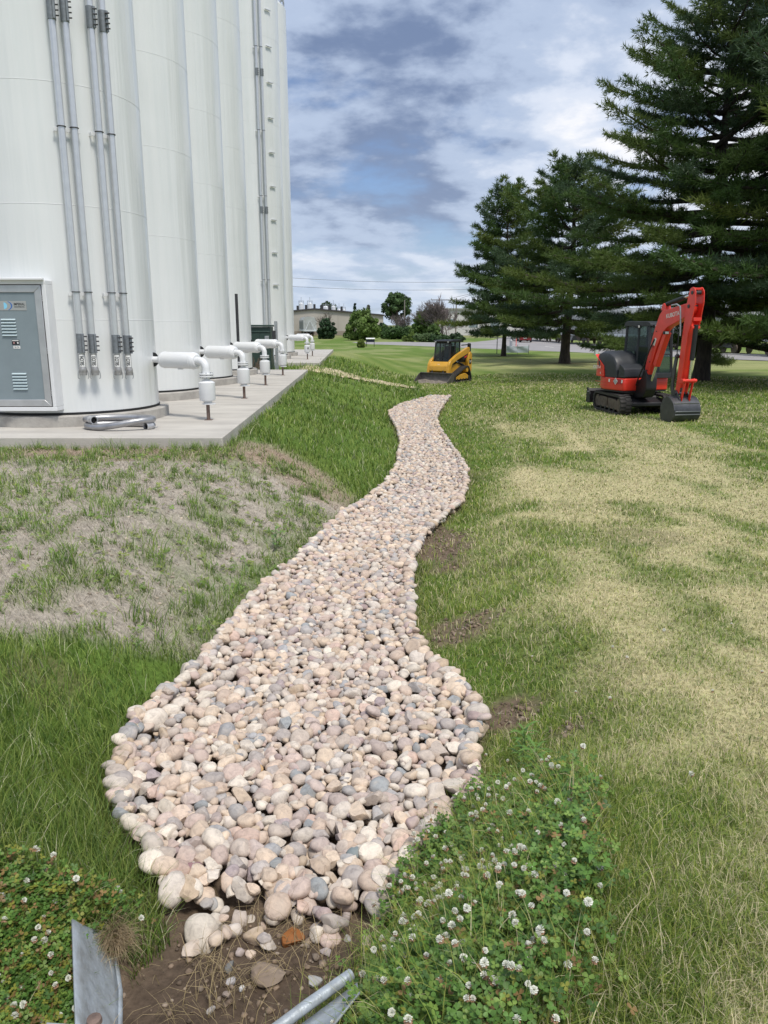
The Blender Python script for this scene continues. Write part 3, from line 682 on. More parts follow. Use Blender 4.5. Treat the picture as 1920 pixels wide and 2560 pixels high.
def excavator():
    phi = R(6); fwd = Vector((math.sin(phi), -math.cos(phi), 0))
    p = gz(1562, 1037, -.80); rt = Vector((fwd.y, -fwd.x, 0))
    c = Vector((p[0], p[1], 0))-fwd*.98-rt*.62
    zg = tz(c.x, c.y)
    t = empty('mini_excavator', (c.x, c.y, zg), math.atan2(fwd.y, fwd.x))
    tag(t, 'orange red mini excavator with black cab parked on the lawn under the pines', 'excavator')
    # undercarriage
    out = stadium(-1.03, 1.03, .0, .53, .235)
    for s in (-1, 1):
        y0, y1 = (.47, .78) if s > 0 else (-.78, -.47)
        track(t, out, y0, y1, .055, .105, .018, M_trk, M_dirt)
        fr = MB(); fr.prism(round_poly([(-.70, .12), (.66, .12), (.72, .24), (.58, .40), (-.58, .42), (-.74, .30)], .05), y0+.035, y1-.035); fr.build('track_frame', M_dirt, t, .01)
        for i in range(4): MB().cyl((-.48+i*.32, y0+.03, .105), (-.48+i*.32, y1-.03, .105), .062, 16).build('track_roller', M_blk, t, .006)
        MB().cyl((.785, y0+.04, .265), (.785, y1-.04, .265), .185, 24).build('idler_wheel', M_dirt, t, .012)
        MB().cyl((-.785, y0+.04, .265), (-.785, y1-.04, .265), .18, 12).build('drive_sprocket', M_dirt, t, .012)
        MB().box((0, (y0+y1)/2+(.02*s), .30), (.03, .26, .24)).build('frame_rib', M_dirt, t, .004)
    MB().prism([(-.55, .30), (.62, .30), (.50, .50), (-.45, .50)], -.48, .48).build('car_body', M_blk, t, .02)
    MB().prism([(.55, .18), (.95, .24), (.95, .34), (.50, .46)], -.44, .44).build('front_crossmember', M_blk, t, .02)
    MB().lathe([(.42, .49), (.42, .58), (.46, .58), (.46, .65)], 32, (0, 0, 0)).build('slew_ring', M_dirt, t, .004)
    bl = MB(); arc = [(-1.50, .16), (-1.43, .13), (-1.44, .30), (-1.42, .48), (-1.47, .56), (-1.53, .54), (-1.50, .36)]
    bl.prism(arc, -.80, .80); d = bl.build('dozer_blade', M_blk, t, .006)
    for y in (-.30, .30): MB().prism([(-1.46, .26), (-.5, .32), (-.5, .42), (-1.46, .42)], y-.05, y+.05).build('blade_arm', M_blk, d, .006)
    for y in (-.79, .79): MB().prism([(-1.56, .14), (-1.24, .14), (-1.26, .40), (-1.42, .58), (-1.54, .58)], y-.014, y+.014).build('blade_end', M_blk, d, .003)
    MB().box((-1.40, -.812, .47), (.07, .004, .025)).build('decal', M_decal, d)
    under = set(o.name for o in t.children)
    # house
    def plan(x0, x1, y, r, n=14):
        pts = []
        for i in range(n+1): a = R(100+160*i/n); pts.append((r*math.cos(a)*1.0, r*math.sin(a)*.77))
        return [(x1, y-.06), (x1-.04, y)]+pts+[(x1-.04, -y), (x1, -y+.06)]
    hb = plan(-1, .62, .76, 1.02)
    MB().prism(hb, .64, .985, 'z').build('house_skirt', M_red, t, .035, 40, seg=3)
    MB().prism([(q[0]*.97, q[1]*.96) for q in hb], .60, .64, 'z').build('house_floor', M_blk, t)
    MB().box((-.35, -.770, .845), (.62, .018, .012)).build('skirt_crease', M_red, t, .004)
    MB().box((-.30, -.768, .76), (.50, .016, .010)).build('skirt_crease', M_red, t, .004)
    st = MB(); st.box((.36, -.765, .89), (.40, .012, .13)); st.build('red_band', mat('deep_red_decal', (.42, .012, .02), .4), t, .002)
    for x, w_ in ((-.02, .06), (.54, .05)): MB().box((x, -.776, .90), (w_, .006, .085)).build('decal', M_decal, t)
    MB().box((.26, -.777, .89), (.115, .006, .115), (0, R(45), 0)).build('diamond_decal', M_gdecal, t)
    MB().box((.26, -.775, .89), (.135, .006, .135), (0, R(45), 0)).build('diamond_edge', M_decal, t)
    # counterweight: red panel wrapping the rear
    rings = []
    for z, k, xf in ((.99, 1.0, -.26), (1.10, 1.0, -.28), (1.28, .985, -.30), (1.42, .96, -.48), (1.54, .92, -.66), (1.60, .86, -.72)):
        ring = []; n = 20
        for i in range(n+1):
            a = R(94+172*i/n); ring.append((-.95*abs(math.cos(a))**.62*k, .79*math.copysign(abs(math.sin(a))**.42, math.sin(a))*(.9+.1*k), z))
        ring = [(min(x, xf-.01), y, zz) for x, y, zz in ring]+[(xf, ring[-1][1], z), (xf, ring[0][1], z)]
        rings.append(ring)
    MB().loft(rings).build('counterweight', M_red, t, .025, 40, seg=3)
    MB().box((-.935, 0, 1.25), (.02, .5, .28)).build('rear_grille', M_blk, t, .01)
    # black engine and tank hood on the right
    rings = []
    prof = [(-.24, .99, .30), (-.27, 1.30, .34), (-.58, 1.52, .36), (-.62, 1.64, .36), (-.45, 1.70, .36), (-.15, 1.68, .36), (.08, 1.58, .35), (.22, 1.40, .34), (.28, 1.15, .33), (.30, .99, .33)]
    hd = MB(); Y = [-.765, -.762, -.73, -.66, -.50, .02]; K = [.55, .80, .93, .985, 1.0, 1.0]
    rg = []
    for y, k in zip(Y, K):
        cx, cz = -.05, .99
        rg.append([(cx+(px-cx)*(.86+.14*k), y, cz+(pz-cz)*k) for px, pz, _ in prof])
    hd.loft(rg).build('engine_hood', M_char, t, .02, 50)
    MB().prism(round_poly([(.30, 1.0), (.62, 1.0), (.56, 1.25), (.34, 1.38)], .05), -.74, -.05).build('tool_box', M_char, t, .02)
    text('lettering', 'KX037-4', .125, M_decal, t, Matrix.Translation((-.60, -.800, 1.24)) @ Matrix.Rotation(R(-3), 4, 'Z') @ Matrix.Rotation(R(90), 4, 'X'), .001, .8)
    text('lettering', '4', .10, M_decal, t, Matrix.Translation((-.42, -.800, 1.08)) @ Matrix.Rotation(R(-3), 4, 'Z') @ Matrix.Rotation(R(90), 4, 'X'), .001, .8)
    # cab
    cb = empty('cab'); cb.parent = t
    x0, x1, y0, y1, z0, z1 = -.38, .72, -.04, .74, .99, 2.40
    P = MB()
    posts = [((x0, y0, z0), (x0+.02, y0+.03, z1)), ((x0, y1, z0), (x0+.02, y1-.03, z1)), ((x1, y0, z0), (x1-.12, y0+.03, z1)), ((x1, y1, z0), (x1-.12, y1-.03, z1)), ((.18, y0, z0), (.16, y0+.03, z1)), ((.18, y1, z0), (.16, y1-.03, z1))]
    for i, (a, b) in enumerate(posts): MB().tube([a, b], .05 if i < 4 else .042, 4).build('cab_pillar', M_char, t, .01)
    MB().prism(round_poly([(x0-.05, z1-.02), (x1-.02, z1-.02), (x1-.04, z1+.06), (x1-.16, z1+.11), (x0+.06, z1+.12), (x0-.05, z1+.07)], .05), y0-.03, y1+.03).build('cab_roof', M_char, t, .035, 40, seg=3)
    MB().prism([(x0, z0), (.22, z0), (.22, 1.32), (x0, 1.42)], y0-.02, y0+.02).build('cab_side_panel', M_char, t, .01)
    MB().prism([(x0, z0), (x1, z0), (x1, 1.08), (x0, 1.08)], y1-.02, y1+.02).build('cab_door_sill', M_char, t, .01)
    MB().prism([(x0, z0), (x0+.05, z0), (x0+.05, 1.35), (x0, 1.35)], y0, y1).build('cab_rear_panel', M_char, t, .01)
    MB().box((x1-.01, (y0+y1)/2, z0+.06), (.06, y1-y0, .14)).build('cab_front_sill', M_char, t, .01)
    MB().box((x1-.055, (y0+y1)/2, 1.62), (.04, y1-y0-.06, .04)).build('cab_front_bar', M_char, t, .01)
    for pts in ([(x0+.02, y0+.0, 1.40), (.17, y0+.0, 1.33), (.16, y0+.028, z1), (x0+.03, y0+.028, z1)], [(.20, y0, 1.02), (x1-.01, y0, 1.02), (x1-.12, y0+.028, z1), (.18, y0+.028, z1)],
                [(x0+.02, y1, 1.08), (x1-.01, y1, 1.08), (x1-.12, y1-.028, z1), (x0+.03, y1-.028, z1)], [(x1, y0+.03, 1.12), (x1, y1-.03, 1.12), (x1-.12, y1-.05, z1), (x1-.12, y0+.05, z1)], [(x0, y0+.03, 1.36), (x0, y1-.03, 1.36), (x0+.02, y1-.05, z1), (x0+.02, y0+.05, z1)]):
        MB().add(pts, [(0, 1, 2, 3)]).build('cab_window', M_glass, t, 0, 0)
    MB().prism(round_poly([(-.22, 1.1), (.22, 1.1), (.22, 1.25), (-.05, 1.28), (-.10, 1.85), (-.22, 1.85)], .05), .16, .56).build('seat', M_seat, t, .03)
    MB().tube([(.45, .35, 1.0), (.48, .35, 1.45)], .02, 8).build('control_lever', M_blk, t)
    bpy.data.objects.remove(cb)
    for y in (.06, .62):
        l = MB().box((x1+.02, y, z1-.02), (.09, .13, .09)).build('work_lamp', M_blk, t, .015); MB().box((x1+.068, y, z1-.02), (.01, .10, .065)).build('lens', M_lens, l, .004)
    l = MB().box((.20, y0-.07, z1-.03), (.10, .07, .08)).build('work_lamp', M_blk, t, .012); MB().box((.256, y0-.07, z1-.03), (.01, .055, .06)).build('lens', M_lens, l, .004)
    # front: mirror stay and hand rails
    MB().tube([(x1+.02, y1+.02, 1.2), (x1+.10, y1+.06, 1.25), (x1+.08, y1+.06, 2.2), (x1-.05, y1, 2.25)], .014, 8).build('hand_rail', M_blk, t)
    house = set(o.name for o in t.children)
    # swing post and boom
    yb = -.22
    MB().prism(round_poly([(.55, .42), (1.02, .50), (1.16, .72), (1.14, 1.02), (1.05, 1.24), (.93, 1.22), (.86, .98), (.55, .90)], .05), yb-.16, yb+.16).build('swing_post', M_blk, t, .02)
    for k, y in enumerate((yb-.20, yb+.19, yb+.23)):
        MB().tube([(.70, y, .80), (.86, y-.03, 1.05), (1.0, y, 1.32+.06*k), (1.16, y*.9, 1.75), (1.3, y*.8, 2.05)], .020, 8).build('hydraulic_hose', M_hose, t)
    boom_o = [(.92, 1.06), (1.06, 1.04), (1.12, 1.14), (1.36, 1.78), (1.60, 2.20), (1.80, 2.35), (2.62, 2.62), (2.78, 2.74), (2.76, 2.90), (2.66, 2.95), (1.75, 2.80), (1.54, 2.80), (1.40, 2.66), (1.20, 2.22), (.93, 1.34)]
    B = MB(); B.prism(round_poly(boom_o, .08), yb-.10, yb+.10); boom = B.build('boom', M_red, t, .014, 30)
    MB().prism(round_poly([(1.42, 2.78), (1.66, 2.80), (1.60, 2.93), (1.54, 2.97), (1.47, 2.94)], .03), yb-.075, yb+.075).build('cylinder_lug', M_red, boom, .008)
    for yy in (yb-.112, yb+.112): MB().cyl((1.02, yy-.01, 1.15), (1.02, yy+.01, 1.15), .07, 16).build('pin_boss', M_red, boom, .004)
    for i, z in enumerate((1.5, 1.9, 2.3)): MB().cyl((1.14+i*.10, yb-.115, z-.05), (1.14+i*.10, yb-.10, z-.05), .016, 8).build('bolt', M_dsteel, boom)
    # plate with the maker's name on the boom side
    ang = math.atan2(.15, 1.0)
    Mt = Matrix.Translation((2.02, yb-.103, 2.665)) @ Matrix.Rotation(-ang*.95, 4, 'Y') @ Matrix.Rotation(R(90), 4, 'X')
    text('lettering', 'KUBOTA', .15, M_decal, boom, Mt, .001, .95)
    MB().box((1.30, yb-.103, 1.98), (.085, .004, .20), (0, R(22), 0)).build('decal', M_decal, boom)
    # boom cylinder (red guard, chrome rod) below the boom
    c0 = Vector((1.10, yb, .92)); c1 = Vector((1.70, yb, 2.24)); dd = (c1-c0).normalized()
    MB().cyl(c0, c0+dd*.62, .038, 14).build('boom_cylinder_rod', M_chr, t)
    g = MB(); s0 = c0+dd*.48; q = Vector((-dd.z, 0, dd.x))
    g.prism([((s0+q*.07).x, (s0+q*.07).z), ((c1+q*.07).x, (c1+q*.07).z), ((c1-q*.075).x, (c1-q*.075).z), ((s0-q*.075).x, (s0-q*.075).z)], yb-.075, yb+.075); g.build('boom_cylinder', M_red, t, .012)
    l = MB().box((1.86, yb-.15, 2.22), (.10, .12, .08)).build('boom_lamp', M_blk, boom, .012); MB().box((1.915, yb-.15, 2.22), (.01, .095, .058)).build('lens', M_lens, l, .004)
    # arm
    arm_o = [(2.70, 3.28), (2.84, 3.32), (2.94, 3.22), (2.97, 2.95), (2.88, 2.45), (2.78, 2.20), (2.66, .98), (2.60, .72), (2.50, .68), (2.44, .78), (2.48, 1.0), (2.54, 2.10), (2.58, 2.60), (2.64, 3.05)]
    A = MB()
    for s in (-1, 1): A.prism(round_poly(arm_o, .05), yb+s*.115-.012, yb+s*.115+.012)
    arm_in = [(2.60, 2.55), (2.76, 2.40), (2.68, 2.0), (2.60, 1.0), (2.52, .86), (2.50, 1.0), (2.555, 2.1)]
    A.prism(arm_in, yb-.104, yb+.104)
    A.box((2.79, yb, 3.27), (.12, .22, .05)); A.box((2.93, yb, 2.55), (.025, .22, .08)); A.box((2.90, yb, 2.36), (.025, .22, .06))
    arm = A.build('arm', M_red, t, .006, 30)
    for zx, zz in ((2.72, 2.86), (2.82, 3.18)): MB().cyl((zx, yb-.145, zz), (zx, yb+.145, zz), .045, 14).build('pivot_pin', M_dsteel, arm, .006)
    a0 = Vector((1.55, yb, 2.93)); a1 = Vector((2.82, yb, 3.18)); dd = (a1-a0).normalized()
    MB().cyl(a0, a0+dd*.80, .058, 16).build('arm_cylinder', M_blk, t, .008); MB().cyl(a0+dd*.80, a1, .032, 12).build('arm_cylinder_rod', M_chr, t)
    MB().tube([(2.0, yb-.14, 2.90), (2.25, yb-.16, 2.92), (2.43, yb-.17, 2.86), (2.48, yb-.17, 2.60), (2.52, yb-.16, 2.15)], .020, 8).build('steel_hydraulic_line', M_steel, t)
    MB().tube([(2.1, yb+.14, 2.80), (2.45, yb+.17, 2.75), (2.56, yb+.17, 2.50), (2.56, yb+.15, 1.9), (2.50, yb+.14, 1.5), (2.42, yb+.1, 1.35)], .018, 8).build('hydraulic_hose', M_hose, t)
    b0 = Vector((2.90, yb, 2.42)); b1 = Vector((2.82, yb, 1.06)); dd = (b1-b0).normalized()
    MB().cyl(b0, b0+dd*.86, .058, 16).build('bucket_cylinder', M_blk, t, .008); MB().cyl(b0+dd*.86, b1, .032, 12).build('bucket_cylinder_rod', M_chr, t)
    lk = MB()
    for s in (-1, 1): lk.prism(round_poly([(2.56, .98), (2.84, 1.00), (2.88, 1.06), (2.82, 1.12), (2.56, 1.07)], .02), yb+s*.145-.014, yb+s*.145+.014)
    lk.cyl((2.82, yb-.20, 1.06), (2.82, yb+.20, 1.06), .045, 14); lk.build('bucket_link', M_red, t, .006)
    ln = MB()
    for s in (-1, 1): ln.prism([(2.80, 1.08), (2.86, 1.08), (2.74, .50), (2.66, .50)], yb+s*.11-.012, yb+s*.11+.012)
    ln.build('bucket_tipping_link', M_red, t, .005)
    th = MB(); 
    for s in (-1, 1): th.prism(round_poly([(2.40, 1.72), (2.47, 1.70), (2.40, 1.30), (2.36, .95), (2.46, .62), (2.36, .52), (2.26, .86), (2.28, 1.30), (2.34, 1.62)], .04), yb+s*.13-.02, yb+s*.13+.02)
    th.build('thumb', M_bkt, t, .006)
    MB().cyl((2.43, yb-.19, 1.64), (2.43, yb+.19, 1.64), .04, 12).build('thumb_pin', M_bkt, t)
    # bucket, curled under with its back to the front
    w0, w1 = yb-.36, yb+.36
    back = [(2.34, .60), (2.50, .66), (2.66, .62), (2.80, .50), (2.87, .34), (2.85, .17), (2.76, .05), (2.60, .0), (2.40, -.01)]
    bk = MB(); V = []; F = []; n = len(back)
    inn = [(x-.020*(1 if i > 3 else .4), z-.018 if i < 6 else z+.018) for i, (x, z) in enumerate(back)]
    for y in (w0, w1):
        for q in back: V.append((q[0], y, q[1]))
        for q in inn: V.append((q[0], y, q[1]))
    for i in range(n-1): F += [(i, i+1, 2*n+i+1, 2*n+i), (n+i+1, n+i, 3*n+i, 3*n+i+1), (i, n+i, n+i+1, i+1), (2*n+i+1, 3*n+i+1, 3*n+i, 2*n+i)]
    F += [(0, 2*n, 3*n, n), (n-1, 2*n-1, 4*n-1, 3*n-1)]
    bk.add(V, F); bucket = bk.build('bucket', M_bkt, t, 0, 40)
    for y in (w0-.006, w1+.006): MB().prism(back+[(2.26, .12), (2.24, .40)], y-.012, y+.012).build('bucket_side', M_bkt, bucket, .004)
    for i in range(4): MB().prism([(2.44, -.018), (2.16, .035), (2.16, .06), (2.42, .03)], w0+.06+i*.19, w0+.12+i*.19).build('bucket_tooth', M_bkt, bucket, .004)
    for zz, xx in ((.50, 2.808), (.30, 2.878), (.22, 2.870)): MB().box((xx, yb, zz), (.014, .70, .022), (0, R(20 if zz > .4 else -3), 0)).build('wear_strip', mat('bright_worn_steel', (.22, .23, .24), .35, .6) if not bpy.data.materials.get('bright_worn_steel') else bpy.data.materials['bright_worn_steel'], bucket, .003)
    for s in (-1, 1): MB().prism(round_poly([(2.40, .60), (2.42, .78), (2.52, .82), (2.62, .72), (2.74, .60), (2.72, .52)], .03), yb+s*.15-.015, yb+s*.15+.015).build('bucket_ear', M_bkt, bucket, .004)
    MB().cyl((2.52, yb-.20, .72), (2.52, yb+.20, .72), .042, 12).build('bucket_pin', M_bkt, bucket); MB().cyl((2.70, yb-.19, .55), (2.70, yb+.19, .55), .035, 12).build('bucket_pin', M_bkt, bucket)
    boomset = set(o.name for o in t.children)-house
    for o in t.children:
        if o.name in under: continue
        if o.name in boomset:
            o.rotation_euler.z = R(7); p0 = Vector((.85, -.22, 0)); o.location = Matrix.Rotation(R(15), 3, 'Z') @ p0-Matrix.Rotation(R(7), 3, 'Z') @ p0+Vector((-.03, -.04, 0))
        else: o.rotation_euler.z = R(15); o.location = (-.03, -.04, 0)
    return t
excavator()

M_yel = mat('loader_yellow', (.60, .315, .028), .40, 0, .13, 4, 0, 1, None, .5, .12)
def loader():
    phi = R(33); fwd = Vector((-math.sin(phi), -math.cos(phi), 0)); lf = Vector((-fwd.y, fwd.x, 0))
    zg0 = -1.22; p = gz(1128, 956, zg0); c = Vector((p[0], p[1], 0))-fwd*.75-lf*.60
    t = empty('track_loader', (c.x, c.y, tz(c.x, c.y)+.0), math.atan2(fwd.y, fwd.x))
    tag(t, 'yellow compact track loader with dark cab and bucket on the ground', 'track loader')
    out = round_poly([(-.98, .02), (.86, .02), (.95, .16), (.84, .36), (-.42, .80), (-.72, .80), (-1.02, .30), (-1.06, .12)], .13, 5)
    for s in (-1, 1):
        y0, y1 = (.50, .84) if s > 0 else (-.84, -.50)
        track(t, out, y0, y1, .055, .12, .014, M_trk, M_dirt)
        MB().prism(round_poly([(-.80, .15), (.62, .15), (.66, .27), (.1, .40), (-.45, .45), (-.72, .34)], .05), y0+.05, y1-.05).build('track_frame', M_yel, t, .015)
        MB().cyl((-.58, y0+.03, .62), (-.58, y1-.03, .62), .13, 14).build('drive_sprocket', M_yel, t, .01)
        for x in (-.82, .74): MB().cyl((x, y0+.03, .20), (x, y1-.03, .20), .125, 20).build('idler_wheel', M_blk, t, .01)
        for i in range(4): MB().cyl((-.50+i*.32, y0+.03, .135), (-.50+i*.32, y1-.03, .135), .07, 14).build('track_roller', M_blk, t, .006)
    MB().prism(round_poly([(-1.15, .30), (.70, .25), (.80, .45), (.78, .80), (-.2, .98), (-1.15, .98)], .05), -.49, .49).build('chassis', M_yel, t, .02)
    MB().prism([(.80, .30), (.84, .30), (.84, .50), (.80, .50)], -.42, .42).build('front_cover', M_blk, t, .01)
    MB().prism(round_poly([(-1.28, .42), (-.45, .95), (-.40, 1.28), (-.75, 1.40), (-1.22, 1.36)], .06), -.48, .48).build('engine_cover', M_blk, t, .02)
    # cab
    cp = [((.70, .80), (.55, 2.02)), ((-.42, .95), (-.42, 2.02)), ((.10, .9), (.08, 2.02))]
    for s in (-1, 1):
        for (a, b) in cp: MB().tube([(a[0], s*.44, a[1]), (b[0], s*.42, b[1])], .045, 4).build('cab_pillar', M_blk, t, .008)
        MB().prism([(-.42, .95), (.68, .82), (.66, 1.05), (-.42, 1.22)], s*.445-.012, s*.445+.012).build('cab_side_panel', M_blk, t, .004)
        for a0, a1 in ((-.38, .06), (.11, .58)): MB().add([(a0, s*.44, 1.20), (a1+(.05 if a1 > .3 else 0), s*.44, 1.12), (a1, s*.42, 2.0), (a0, s*.42, 2.0)], [(0, 1, 2, 3)]).build('cab_window', M_glass, t, 0, 0)
        for x in np.linspace(-.30, .52, 6): MB().tube([(x, s*.455, 1.18), (x, s*.44, 1.98)], .006, 5).build('window_guard', M_blk, t)
    MB().prism(round_poly([(-.50, 2.02), (.66, 2.0), (.70, 2.05), (.62, 2.10), (-.46, 2.12)], .02), -.50, .50).build('cab_roof', M_blk, t, .02)
    MB().box((.57, 0, 1.97), (.05, .84, .07)).build('front_header', M_blk, t, .008)
    MB().add([(.72, -.40, .80), (.72, .40, .80), (.56, .40, 1.96), (.56, -.40, 1.96)], [(0, 1, 2, 3)]).build('windscreen', M_glass, t, 0, 0)
    dr = MB(); 
    for a, b in (((.735, -.40, .80), (.735, .40, .80)), ((.735, -.40, .80), (.575, -.40, 1.94)), ((.735, .40, .80), (.575, .40, 1.94))): dr.tube([a, b], .028, 4)
    dr.build('front_door_frame', M_blk, t); MB().tube([(.70, .02, 1.1), (.60, .02, 1.92)], .010, 5).build('wiper', M_blk, t)
    MB().prism(round_poly([(-.25, .95), (.25, .95), (.25, 1.12), (-.05, 1.15), (-.12, 1.80), (-.25, 1.80)], .06), -.25, .25).build('seat', M_seat, t, .03)
    MB().add([(-.44, -.40, 1.3), (-.44, .40, 1.3), (-.44, .40, 1.98), (-.44, -.40, 1.98)], [(0, 1, 2, 3)]).build('rear_window', M_glass, t, 0, 0)
    for s in (-1, 1):
        l = MB().box((.68, s*.36, 2.02), (.06, .12, .06)).build('work_lamp', M_blk, t, .01); MB().box((.714, s*.36, 2.02), (.008, .09, .04)).build('lens', M_lens, l)
    # lift arms
    for s in (-1, 1):
        ya, yb = s*.56-.07, s*.56+.07
        o = MB(); o.prism(round_poly([(-1.20, 1.60), (-1.12, 1.74), (-.95, 1.72), (.30, 1.36), (.86, 1.12), (1.02, .92), (1.14, .42), (1.00, .36), (.86, .70), (.70, .94), (.10, 1.14), (-.85, 1.38), (-1.05, 1.40)], .05), ya, yb)
        a = o.build('lift_arm', M_yel, t, .015)
        MB().prism(round_poly([(-1.34, .48), (-.98, .48), (-.90, 1.05), (-1.04, 1.40), (-1.20, 1.52), (-1.38, 1.36)], .05), ya+.02*s, yb+.04*s).build('rear_upright', M_yel, t, .02)
        MB().prism(round_poly([(-1.30, 1.45), (-1.16, 1.45), (-1.14, 1.90), (-1.22, 1.94), (-1.30, 1.88)], .03), ya, yb).build('rear_link', M_blk, t, .012)
        MB().tube([(-1.2, s*.56, 1.86), (-.45, s*.52, 1.84)], .028, 8).build('rear_rail', M_blk, t)
        yy = s*.645
        MB().prism([(-.95, 1.42), (-.30, 1.24), (-.42, 1.08), (-.85, 1.22)], yy-.004, yy+.004).build('black_decal', M_ink, a, 0)
        MB().prism([(-.84, 1.34), (-.52, 1.26), (-.56, 1.19), (-.82, 1.26)], yy+s*.006-.002, yy+s*.006+.002).build('red_decal', mat('red_decal_%d' % s, (.6, .03, .03), .4), a, 0)
        Rz = Matrix.Rotation(R(180), 4, 'Z') if s > 0 else Matrix.Identity(4)
        yo = yb+.04*s if s > 0 else ya+.02*s
        yo = yo+s*.004 if s > 0 else yo-.004
        MB().lathe([(.0001, 0), (.14, 0)], 20, (-1.16, yo, 1.0), Matrix.Rotation(R(90), 3, 'X')).build('round_decal', M_ink, t)
        text('lettering', 'CAT', .15, M_decal, t, Matrix.Translation((-1.16, yo+s*.004, 1.0)) @ Rz @ Matrix.Rotation(R(90), 4, 'X'), .001, .85)
        c0, c1 = Vector((-.80, s*.50, .80)), Vector((.35, s*.52, 1.12)); dd = (c1-c0)
        MB().cyl(c0, c0+dd*.6, .05, 12).build('lift_cylinder', M_blk, t); MB().cyl(c0+dd*.6, c1, .028, 10).build('lift_cylinder_rod', M_chr, t)
        c0, c1 = Vector((.98, s*.30, .85)), Vector((1.14, s*.32, .40)); MB().cyl(c0, c1, .04, 10).build('tilt_cylinder', M_blk, t)
    MB().prism(round_poly([(.72, .80), (1.02, .55), (1.10, .60), (1.06, .84), (.86, 1.06), (.76, 1.02)], .03), -.50, .50).build('arm_cross_tube', M_yel, t, .015)
    text('lettering', 'CAT', .075, M_decal, t, Matrix.Translation((1.0, 0, .92)) @ Matrix.Rotation(R(90), 4, 'Z') @ Matrix.Rotation(R(48), 4, 'X'), .001, .85)
    MB().box((1.13, 0, .30), (.06, 1.05, .34)).build('quick_coupler', M_blk, t, .012)
    # bucket with dirt
    prof = [(1.16, .48), (1.16, .20), (1.24, .07), (1.38, .02), (1.92, .015)]; n = len(prof); w = .93
    V = []; F = []
    for y in (-w, w):
        for q in prof: V.append((q[0], y, q[1]))
        for i, q in enumerate(prof): V.append((q[0]+(.02 if i < 3 else 0), y, q[1]+(.02 if i > 1 else 0)))
    for i in range(n-1): F += [(i, i+1, 2*n+i+1, 2*n+i), (n+i+1, n+i, 3*n+i, 3*n+i+1), (i, n+i, n+i+1, i+1), (2*n+i+1, 3*n+i+1, 3*n+i, 2*n+i)]
    F += [(0, 2*n, 3*n, n), (n-1, 2*n-1, 4*n-1, 3*n-1)]
    M_lb = mat('loader_bucket_steel', (.11, .10, .095), .55, .35, .35, 7)
    bk = MB().add(V, F).build('bucket', M_lb, t, 0, 40)
    for y in (-w-.012, w+.012): MB().prism([(1.14, .50), (1.14, .2), (1.24, .03), (1.92, .0), (1.94, .04), (1.34, .46)], y-.012, y+.012).build('bucket_side', M_lb, bk, .003)
    MB().box((1.19, 0, .50), (.09, 2*w, .05)).build('bucket_lip', M_lb, bk, .008)
    xs, ys = np.meshgrid(np.linspace(1.22, 2.02, 22), np.linspace(-.86, .86, 46)); h = .03+.26*fbm(xs*4+3, ys*3, 4)*smooth(2.05, 1.65, xs)*smooth(1.18, 1.4, xs)*(.35+.9*fbm(xs*2, ys*1.4+5, 2))*smooth(.90, .78, abs(ys))
    nn, mm = xs.shape; i = np.arange((nn-1)*(mm-1)); a = (i//(mm-1))*mm+i % (mm-1)
    d = mesh_np('dirt_load', np.stack([xs, ys, h], -1).reshape(-1, 3), np.stack([a, a+1, a+mm+1, a+mm], 1), mat('grey_brown_dirt', (.20, .17, .14), .95, 0, .35, 9, .8, 20), bk, True)
    return t
loader()
# ------------------------------------------------------------------ road and far ground
M_asph = mat('sunbleached_asphalt', (.30, .285, .28), .9, 0, .18, .35, .2, 8)
def sheet(name, pts, z, m, label):
    b = MB(); b.add([(p[0], p[1], z) for p in pts], [tuple(range(len(pts)))]); o = b.build(name, m, None, 0, 0); tag(o, label, None, None, 'structure'); return o
zr = -.985
near = [gz(x, y, -1.0) for x, y in ((2600, 925), (1920, 902), (1775, 897), (1440, 881), (1173, 870.5), (980, 862.5), (905, 860))]
far_ = [gz(x, y, -1.0) for x, y in ((880, 855.5), (1010, 855), (1120, 857), (1180, 856), (1235, 850), (1262, 842), (1300, 836.5), (1335, 836.5), (1350, 844), (1440, 858), (1775, 885.5), (1920, 890.5), (2600, 905))]
sheet('road', near+far_, zr, M_asph, 'pale grey road beyond the lawn, forking behind the pines')
M_line = mat('worn_road_paint', (.62, .61, .57), .8, 0, .3, 1.5)
for a, b in (((1362, 866), (1384, 869)), ((1400, 871), (1424, 875))):
    p, q = Vector(gz(*a, -1.0)), Vector(gz(*b, -1.0)); d = (q-p).normalized(); n = Vector((-d.y, d.x, 0))*.10
    sheet('lane_marking', [p-n, q-n, q+n, p+n], zr+.006, M_line, 'worn white lane dash on the road')
M_kerb = mat('kerb_concrete', (.50, .48, .44), .85, 0, .2, 2)
kb = MB()
P_ = [Vector(p) for p in far_[9:]]
for a, b in zip(P_[:-1], P_[1:]):
    d = (b-a).normalized(); n = Vector((-d.y, d.x, 0))
    kb.add([(*(a-n*s)[:2], z) for s, z in ((0, -1.05), (.18, -1.05), (.18, -.87), (0, -.87))]+[(*(b-n*s)[:2], z) for s, z in ((0, -1.05), (.18, -1.05), (.18, -.87), (0, -.87))], [(0, 1, 5, 4), (1, 2, 6, 5), (2, 3, 7, 6), (3, 0, 4, 7)])
tag(kb.build('kerb', M_kerb), 'pale concrete kerb along the far side of the road', None, None, 'structure')

